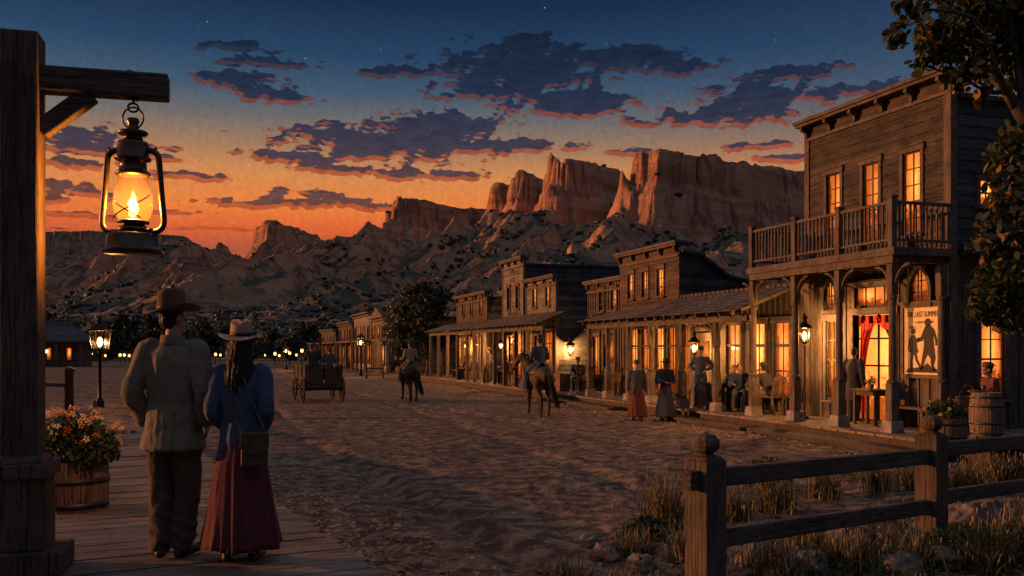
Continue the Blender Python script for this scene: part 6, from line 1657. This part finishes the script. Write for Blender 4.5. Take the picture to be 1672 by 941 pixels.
# ---- horses and riders
def horse(label, loc, rz, coatm, turn=.35, s=1.0, drop=0.0):
    o = thing('horse', label, 'horse', loc, rz); o.scale = (s, s, s); m = MB()
    m.limb([(0, -.80, 1.20), (0, -.62, 1.22), (0, -.3, 1.17), (0, .1, 1.14), (0, .42, 1.17), (0, .64, 1.20)], [.15, .255, .285, .29, .25, .17], 18, (1, 0, 0), [.19, .28, .29, .32, .33, .24], sub=3)
    sn, cs = math.sin(turn), math.cos(turn)
    nk = lambda f, z: V((-sn * f * .9, .50 + cs * f, z))
    m.limb([(0, .42, 1.22), nk(.10, 1.36 - drop * .2), nk(.34, 1.58 - drop * .6), nk(.50, 1.77 - drop)], [.17, .16, .115, .085], 14, (1, 0, 0), [.24, .22, .17, .12], sub=3)
    hd = [nk(.46, 1.80 - drop), nk(.60, 1.70 - drop), nk(.78, 1.47 - drop), nk(.84, 1.38 - drop)]
    m.limb(hd, [.085, .088, .062, .058], 12, None, [.105, .115, .07, .062], sub=3)
    for q in (-1, 1):
        e0 = nk(.46, 1.87 - drop) + V((cs * q * .055, sn * q * .055, 0)); m.limb([e0, e0 + V((q * .01, .01, .09)), e0 + V((q * .012, .015, .15))], [.026, .03, .008], 8, sub=2)
    G_ = {(-1, 1): (.10, .04), (1, 1): (-.10, .0), (-1, -1): (-.07, .0), (1, -1): (.12, .03)}
    for (sx, fy), (dy, lift) in G_.items():
        if fy > 0: pts = [(sx * .13, .44, 1.12), (sx * .15, .47, .82), (sx * .145, .48 + dy * .6, .54), (sx * .145, .46 + dy, .20 + lift), (sx * .145, .49 + dy * 1.1, .10 + lift), (sx * .145, .53 + dy * 1.15, .05 + lift)]; rd = [.15, .10, .06, .042, .05, .055]
        else: pts = [(sx * .14, -.55, 1.12), (sx * .165, -.44, .86), (sx * .15, -.60 + dy * .6, .62), (sx * .145, -.69 + dy * .8, .52), (sx * .145, -.66 + dy, .20 + lift), (sx * .145, -.62 + dy * 1.05, .05 + lift)]; rd = [.20, .145, .08, .066, .044, .056]
        m.limb(pts, rd, 10, sub=3)
    link('body', remesh(m, .022, 3), M[coatm], o, True)
    for (sx, fy), (dy, lift) in G_.items():
        y = (.535 + dy * 1.15) if fy > 0 else (-.615 + dy * 1.05)
        q = MB(); q.lathe([(.07, 0.0), (.073, .01), (.056, .085), (.03, .095)], 12, (sx * .145, y, lift)); q.build('hoof', M['boot'], o, True)
    q = MB(); r0 = random.Random(3)
    for i in range(42):
        t = r0.random(); f = -.05 + .55 * t; z = (1.45 + .42 * t) - drop * (.2 + .8 * t); p = nk(f - .10, z - .02); sd_ = r0.choice((-1, 1, 1))
        q.tube([p, p + V((sd_ * .09, -.01, .0)), p + V((sd_ * .13, -.02, -.12)), p + V((sd_ * .13, -.03, -.2))], [.018, .016, .012, .003], 5)
    q.build('mane', M['mane'], o, True)
    q = MB()
    for i in range(46):
        a = r0.uniform(0, 6.28); w = r0.uniform(.2, 1); x = math.cos(a) * .05 * w; y = math.sin(a) * .04 * w; L = r0.uniform(.75, 1.0)
        q.tube([(x * .5, -.86, 1.30), (x + .03, -1.0 + y, 1.20), (x * 1.5 + .10, -1.08 + y, 1.20 - .4 * L), (x * 1.8 + .18, -1.09 + y * 1.5, 1.2 - .75 * L), (x * 1.2 + .25, -1.10 + y, 1.2 - .95 * L)], [.022, .026, .026, .02, .004], 5)
    q.build('tail', M['mane'], o, True)
    # saddle and bridle
    q = MB(); rings = []
    for y, hz_, w in ((-.34, .13, .20), (-.30, .13, .26), (-.15, .05, .30), (.02, .03, .31), (.14, .07, .29), (.20, .15, .2), (.24, .17, .10)):
        rg = []
        for k in range(13):
            a = -1.25 + 2.5 * k / 12; rg.append(V((math.sin(a) * (w + .02), y, 1.17 + math.cos(a) * .315 + hz_ * max(0, math.cos(a)) ** 3)))
        rings.append(rg + [p * 1 - V((math.copysign(.02, p.x) if abs(p.x) > .02 else 0, 0, .03)) for p in reversed(rg)])
    q.loft(rings); sdl = q.build('saddle', M['leather'], o, True)
    for sx in (-1, 1):
        k = MB(); k.tube([(sx * .31, .05, 1.25), (sx * .36, .10, 1.0), (sx * .38, .14, .80)], .018, 6); k.tube([(sx * .38 + .05 * math.sin(t), .14, .75 + .07 * math.cos(t)) for t in np.linspace(0, 2 * PI, 11)], .011, 6); k.build('stirrup', M['leather'], sdl, True)
        k = MB(); a = nk(.80, 1.44 - drop) + V((cs * sx * .06, sn * sx * .06, 0)); k.tube([a, (a + V((sx * .12, .28, 1.62))) / 2 - V((0, 0, .07)), V((sx * .08, .28, 1.62))], .008, 5); k.build('rein', M['leather'], o, True)
    return o
h2l = at(880, 27.4, .0); h2r = HEAD_AWAY + .26
h1l = at(669, 35.2, .0); h1r = HEAD_AWAY + .34
horse('dark bay horse seen from behind carrying the nearer rider in blue', h2l, h2r, 'horse_a', .7)
horse('smaller dark horse with lowered head carrying the farther rider', h1l, h1r, 'horse_b', .8, .97, .22)
def rider(label, hl, hr, z, **kw):
    return person(label, hl + V((0, 0, z)), hr, 'ride', **kw)
q = Matrix.Rotation(h2r, 3, 'Z') @ V((0, -.08, 0))
rider('rider in blue shirt and tall dark hat on the nearer horse', h2l + q, h2r, 1.46, top=('shirt', 'blue_shirt'), low=('trousers', 'navy'), hatk=('band', dict(brim=.14, crown=.14, curl=.2, band=False)), h=1.74, yaw=.1)
q = Matrix.Rotation(h1r, 3, 'Z') @ V((0, -.08, 0))
rider('bareheaded rider in light vest on the farther smaller horse', h1l + q, h1r, 1.42, top=('shirt', 'buff'), low=('trousers', 'brown_trs'), hatk=('dark_cloth', dict(cap=True)), h=1.66, vox=.019)
# ---- the wagon
WL = at(527, 34.6, 0); WR = HEAD_AWAY + .40
wg = thing('farm_wagon', 'wooden farm wagon seen from behind with three people riding up the street', 'wagon', WL, WR)
m = MB(); m.box((0, 1.0, .62), (1.22, 2.5, .06))
for i in range(3): m.box((0, -.2 + i * 1.1, .56), (1.2, .1, .08))
m.build('bed', M['wagon'], wg, bevel=.008)
for s in (-1, 1):
    m = MB(); m.bar((s * .62, -.24, 1.02), (s * .66, 2.25, 1.02), .035, .70); m.bar((s * .645, -.25, 1.37), (s * .685, 2.26, 1.37), .07, .05)
    for y in (-.2, .6, 1.4, 2.2): m.bar((s * .66, y, .6), (s * .68, y, 1.42), .05, .06)
    m.build('side_board', M['wagon'], wg, bevel=.006)
    m = MB(); m.box((s * .32, -.26, .98), (.58, .035, .66)); m.box((s * .32, -.285, .72), (.58, .02, .06)); m.box((s * .32, -.285, 1.24), (.58, .02, .06)); m.box((s * .58, -.29, .98), (.06, .03, .7)); m.build('tailboard', M['wagon'], wg, bevel=.006)
m = MB(); m.box((0, -.29, .60), (1.4, .07, .1)); m.build('sill', M['wagon'], wg, bevel=.008)
for y, z in ((.1, .48), (1.85, .44)):
    m = MB(); m.bar((-.74, y, z), (.74, y, z), .08, .08); m.bar((-.5, y, z + .08), (.5, y, z + .08), .1, .08); m.build('axle', M['iron'], wg)
    for s in (-1, 1):
        r = z; M_ = Matrix.Translation((s * .74, y, r)) @ Matrix.Rotation(PI / 2, 4, 'Y')
        w_ = MB(); w_.lathe([(.045, -.1), (.07, -.09), (.08, 0), (.07, .09), (.045, .1)], 14, M=M_)
        for k in range(12):
            a = 2 * PI * k / 12; w_.bar(M_ @ V((.06 * math.cos(a), .06 * math.sin(a), 0)), M_ @ V(((r - .05) * math.cos(a), (r - .05) * math.sin(a), 0)), .03, .03)
        wo_ = w_.build('wheel', M['wagon'], wg)
        t_ = MB(); t_.lathe([(r - .07, -.025), (r - .012, -.028), (r - .012, .028), (r - .07, .025), (r - .07, -.025)], 36, M=M_, cap=False); t_.build('rim', M['wagon'], wo_, True)
        t_ = MB(); t_.lathe([(r - .012, -.03), (r, -.03), (r, .03), (r - .012, .03), (r - .012, -.03)], 36, M=M_, cap=False); t_.build('tyre', M['hoop'], wo_, True)
m = MB(); m.box((0, 1.75, 1.33), (1.2, .34, .05)); m.box((0, .45, 1.27), (1.2, .32, .05)); m.build('seat_plank', M['wagon'], wg, bevel=.006)
m = MB(); m.tube([(0, 2.0, .5), (0, 4.4, .62)], [.05, .035], 8); m.build('pole', M['wagon'], wg)
def onw(x, y, z): return WL + Matrix.Rotation(WR, 3, 'Z') @ V((x, y, z))
person('wagon passenger on the left in a dark coat', onw(-.34, .42, .84), WR - .1, 'sit', ('coat', 'dark_cloth', -.08), ('trousers', 'dark_cloth'), None, lean=.05, h=1.72, vox=.019)
person('wagon passenger in the middle, on the front seat', onw(-.02, 1.7, .88), WR - .25, 'sit', ('coat', 'dark_cloth', -.08), ('trousers', 'dark_cloth'), None, lean=.05, yaw=-.6, h=1.76, vox=.019)
person('shorter wagon passenger on the right with round dark hair', onw(.32, .36, .81), WR, 'sit', ('coat', 'slate', -.08), ('trousers', 'dark_cloth'), None, lean=.02, h=1.6, vox=.019)
# ---- porch furniture
def chair(label, loc, rz, group='porch chairs', hgt=.46):
    c = thing('porch_chair', label, 'chair', loc, rz, group)
    m = MB(); m.box((0, 0, hgt), (.44, .42, .035)); m.build('seat', M['stool'], c, bevel=.008)
    for sx in (-1, 1):
        m = MB(); m.bar((sx * .19, .18, 0), (sx * .19, .17, hgt - .018), .04, .04); m.build('leg', M['stool'], c)
        m = MB(); m.bar((sx * .19, -.24, 0), (sx * .19, -.18, hgt), .04, .04); m.bar((sx * .19, -.18, hgt - .01), (sx * .19, -.25, .98), .038, .04); m.build('leg', M['stool'], c)
    m = MB(); m.bar((-.2, -.245, .93), (.2, -.245, .93), .03, .1)
    for x in (-.12, -.04, .04, .12): m.bar((x, -.19, hgt + .02), (x, -.24, .89), .025, .02)
    m.build('backrest', M['stool'], c); return c
def bench(label, loc, rz, L, group=None):
    c = thing('bench', label, 'bench', loc, rz, group)
    m = MB(); m.box((0, 0, .44), (L, .36, .05)); m.build('seat', M['stool'], c, bevel=.008)
    for s in (-1, 1): m = MB(); m.box((s * (L / 2 - .15), 0, .207), (.06, .32, .415)); m.build('leg', M['stool'], c, bevel=.006)
    return c
def table(label, loc, rz, L, W, H=.74, group=None):
    c = thing('table', label, 'table', loc, rz, group)
    m = MB(); m.box((0, 0, H), (L, W, .045)); m.build('tabletop', M['stool'], c, bevel=.008)
    m = MB(); m.box((0, 0, H - .07), (L - .14, W - .14, .09)); m.build('apron', M['stool'], c)
    for sx in (-1, 1):
        for sy in (-1, 1): m = MB(); m.box((sx * (L / 2 - .08), sy * (W / 2 - .08), (H - .025) / 2), (.06, .06, H - .03)); m.build('leg', M['stool'], c)
    return c
chair('chair under the man in the flat cap', V((13.85, 20.47, DZ)), .25)
chair('chair under the man in the blue grey coat', V((13.75, 21.93, DZ)), PI - .5)
chair('empty chair with bright back rail right of the flat cap man', V((14.2, 20.0, DZ)), .8)
chair('chair under the dark seated figure at the window', V((14.1, 22.6, DZ)), PYAW + .9)
chair('chair at the small table near the dark doors', V((13.75, 30.1, DZ)), .4)
chair('chair beside the bench near the dark doors', V((13.7, 32.9, DZ)), -.3)
for lb, p, r_ in (('chair under the slate coated sitter behind the rider', (13.68, 36.8), PYAW + .6), ('chair by the pale shop lantern', (13.95, 33.75), PYAW + 1.0), ('chair under the rust shirted sitter', (13.8, 42.35), PYAW - .9), ('chair under the blue coated sitter on the far porch', (13.6, 44.2), -PI / 2), ('chair under the reader on the brown shop porch', (13.8, 49.35), PYAW - .8)):
    chair(lb, V((p[0], p[1], DZ)), r_)
table('small porch table between the post and the seated men', V((13.5, 22.35, DZ)), 0, .8, .6)
table('table with bright edge before the dark doors', V((13.8, 31.2, DZ)), 0, 1.1, .6)
table('narrow table with a flower pot in the red curtained doorway', V((14.1, 17.0, DZ)), 0, .5, .85, .78)
bench('bench against the wall below the framed poster', V((14.3, 15.95, DZ)), PI / 2, 1.1)
bench('long bench by the far end of the brown shop porch', V((14.0, 52.6, DZ)), PI / 2, 1.5)
bench('bench under the dark board house window', V((14.35, 34.0, DZ)), PI / 2, 1.0)
def crate(label, loc, rz, sz):
    c = thing('slatted_crate', label, 'crate', loc, rz); L, W, H = sz
    for k, (n, ax) in enumerate((('long_side', 0), ('long_side', 1), ('short_side', 2), ('short_side', 3))):
        m = MB()
        for i in range(4):
            z = H * (i + .5) / 4
            if ax < 2: m.box((0, (W / 2) * (1 if ax else -1), z), (L, .02, H / 4 - .018))
            else: m.box(((L / 2 - .012) * (1 if ax == 3 else -1), 0, z), (.02, W - .022, H / 4 - .018))
        for s in (-1, 1):
            if ax < 2: m.box((s * (L / 2 - .03), (W / 2 - .02) * (1 if ax else -1), H / 2), (.04, .022, H))
        m.build(n, M['stave'], c)
    m = MB(); m.box((0, 0, H * .6), (L - .06, W - .06, H * .7)); m.build('contents', M['rust'], c, bevel=.03)
    return c
crate('slatted crate of goods on the porch left of the small table', V((13.7, 23.25, DZ)), .1, (.6, .5, .62))
crate('crate with dark lid beside the wall lantern of the pale shop', V((13.55, 34.6, DZ)), .2, (.5, .5, .7))
barrel('oak_barrel', 'big upright oak barrel in front of the man in the reddish coat', V((at(1611, 17.75).x, at(1611, 17.75).y, DZ)), .27, .86, (.1, .32, .7, .9), .16, True)
bp = at(1541, 16.9, DZ)
barrel('tub_planter', 'wide half barrel tub holding a dark shrub on the boardwalk corner', bp, .38, .42, (.25, .8), .04, cat='planter')
bush('tub_shrub', 'round dark shrub in the wide tub right of the saloon porch', (bp.x, bp.y, DZ + .36), .42, .42, .46, 1500, .06, 'leaf_bush', flowers=(('yellow_flower', 14, 'petal_o'),))
fp = V((13.98, 16.88, DZ + .803))
m = MB(); m.lathe([(.05, 0), (.075, .1), (.08, .12), (.065, .12), (.04, .03)], 14); o = m.build('flower_pot', M['stone'], smooth=True, loc=fp); tag(o, 'little clay flower pot on the doorway table', 'flower pot')
bush('potted_flowers', 'small red flowers in the pot on the doorway table', fp + V((0, 0, .09)), .13, .13, .2, 160, .04, 'leaf_bush', flowers=(('red_flower', 12, 'petal_r'),), stems=False)
st = thing('stool', 'low round stool between the saloon corner post and the tub planter', 'stool', V((13.62, 14.75, DZ)))
m = MB(); m.lathe([(.05, .44), (.19, .44), (.2, .455), (.2, .475), (.19, .485), (.05, .485)], 20); m.build('seat', M['stool'], st, True)
for k in range(4):
    a = k * PI / 2 + .5; m = MB(); m.tube([(.12 * math.cos(a), .12 * math.sin(a), .44), (.19 * math.cos(a), .19 * math.sin(a), 0)], .02, 7); m.build('leg', M['stool'], st, True)
bk = thing('wicker_basket', 'wicker basket with arched handle on a box under the side window', 'basket', at(1580, 18.6, DZ + .5))
m = MB(); m.lathe([(.16, 0), (.2, .1), (.23, .24), (.21, .24), (.15, .03)], 22, fn=lambda p, a: (p.x * (1 + .02 * math.sin(a * 22 + p.z * 90)), p.y * (1 + .02 * math.sin(a * 22 + p.z * 90)), p.z)); m.build('basket_body', M['stave'], bk)
m = MB(); m.tube([(.2 * math.cos(t), 0, .22 + .24 * math.sin(t)) for t in np.linspace(0, PI, 13)], .014, 7); m.build('handle', M['stave'], bk, True)
crate('low box under the wicker basket beside the barrel', at(1580, 18.6, DZ), -.3, (.6, .45, .49))
mug = thing('cup', 'small cup standing on the big oak barrel', 'cup', V((at(1606, 17.65).x, at(1606, 17.65).y, DZ + .915)))
m = MB(); m.lathe([(.03, 0), (.036, .01), (.038, .09), (.032, .09), (.028, .015)], 14); m.build('cup_body', M['hoop'], mug, True)
m = MB(); m.tube([(.036 + .025 * math.sin(t), 0, .045 + .03 * math.cos(t)) for t in np.linspace(0, PI, 9)], .006, 6); m.build('handle', M['hoop'], mug, True)
# ---- porch lanterns
def lantern(name, label, loc, s, hang=0, pole=0, e=25, rz=0, wall=None):
    b = thing(name, label, 'lantern', loc, rz, 'porch lanterns')
    m = MB(); m.lathe([(.015 * s, -.05 * s), (.05 * s, -.02 * s), (.06 * s, .02 * s), (.03 * s, .04 * s)], 12); m.lathe([(.095 * s, .015 * s), (.11 * s, .015 * s), (.11 * s, .035 * s), (.095 * s, .035 * s), (.095 * s, .015 * s)], 14, cap=False); m.bar((-.10 * s, 0, .025 * s), (.10 * s, 0, .025 * s), .012 * s, .012 * s)
    for k in range(6):
        a = k * PI / 3; m.bar((.10 * s * math.cos(a), .10 * s * math.sin(a), .03 * s), (.135 * s * math.cos(a), .135 * s * math.sin(a), .36 * s), .014 * s, .014 * s)
    m.build('lamp_frame', M['iron'], b)
    m = MB(); m.lathe([(.19 * s, .35 * s), (.195 * s, .37 * s), (.12 * s, .45 * s), (.07 * s, .48 * s), (.06 * s, .58 * s), (.09 * s, .6 * s), (.03 * s, .66 * s), (.015 * s, .72 * s)], 14); m.build('lamp_cap', M['iron'], b, True)
    m = MB(); m.lathe([(.095 * s, .04 * s), (.128 * s, .35 * s)], 14, cap=False); m.build('lamp_glass', M['glass'], b, True)
    m = MB(); m.ell((0, 0, .17 * s), (.05 * s, .05 * s, .11 * s)); m.build('lamp_flame', M['hot'], b, True)
    if hang: m = MB(); m.tube([(0, 0, .70 * s), (0, 0, .70 * s + hang)], .012, 6); m.build('hanging_rod', M['iron'], b)
    if pole: m = MB(); m.tube([(0, 0, -pole), (0, 0, -.01 * s)], [.03, .022], 8); m.lathe([(.12, -pole), (.1, -pole + .05), (.03, -pole + .1)], 10); m.build('pole', M['iron'], b)
    if wall: m = MB(); m.bar((0, 0, .72 * s), wall, .025, .03); m.bar((0, 0, .68 * s), (0, 0, .73 * s), .02, .02); m.build('wall_bracket', M['iron'], b)
    lamp_light('lamp_light', b, (0, 0, .2 * s), e, .05); return b
lantern('pole_lantern', 'glazed lantern on a slim pole on the saloon porch left of the doorway', V((13.75, 18.95, DZ + 1.85)), 1.0, 0, 1.85, 480)
lantern('hanging_lantern', 'lantern with conical cap hanging over the man in navy', V((13.95, 24.65, 1.85)), 1.0, .75, 0, 380)
lantern('wall_lantern', 'bright wall lantern on the dark side of the pale shop', V((14.75, 36.62, 1.75)), 1.15, 0, 0, 420, 0, (0, .36, .98))
lantern('hanging_lantern', 'lantern hanging in the middle of the small brown shop porch', V((13.8, 50.0, 2.0)), .9, .5, 0, 520)
lantern('hanging_lantern', 'lantern hanging under the tall shop porch', V((13.8, 43.5, 2.0)), .9, .5, 0, 450)
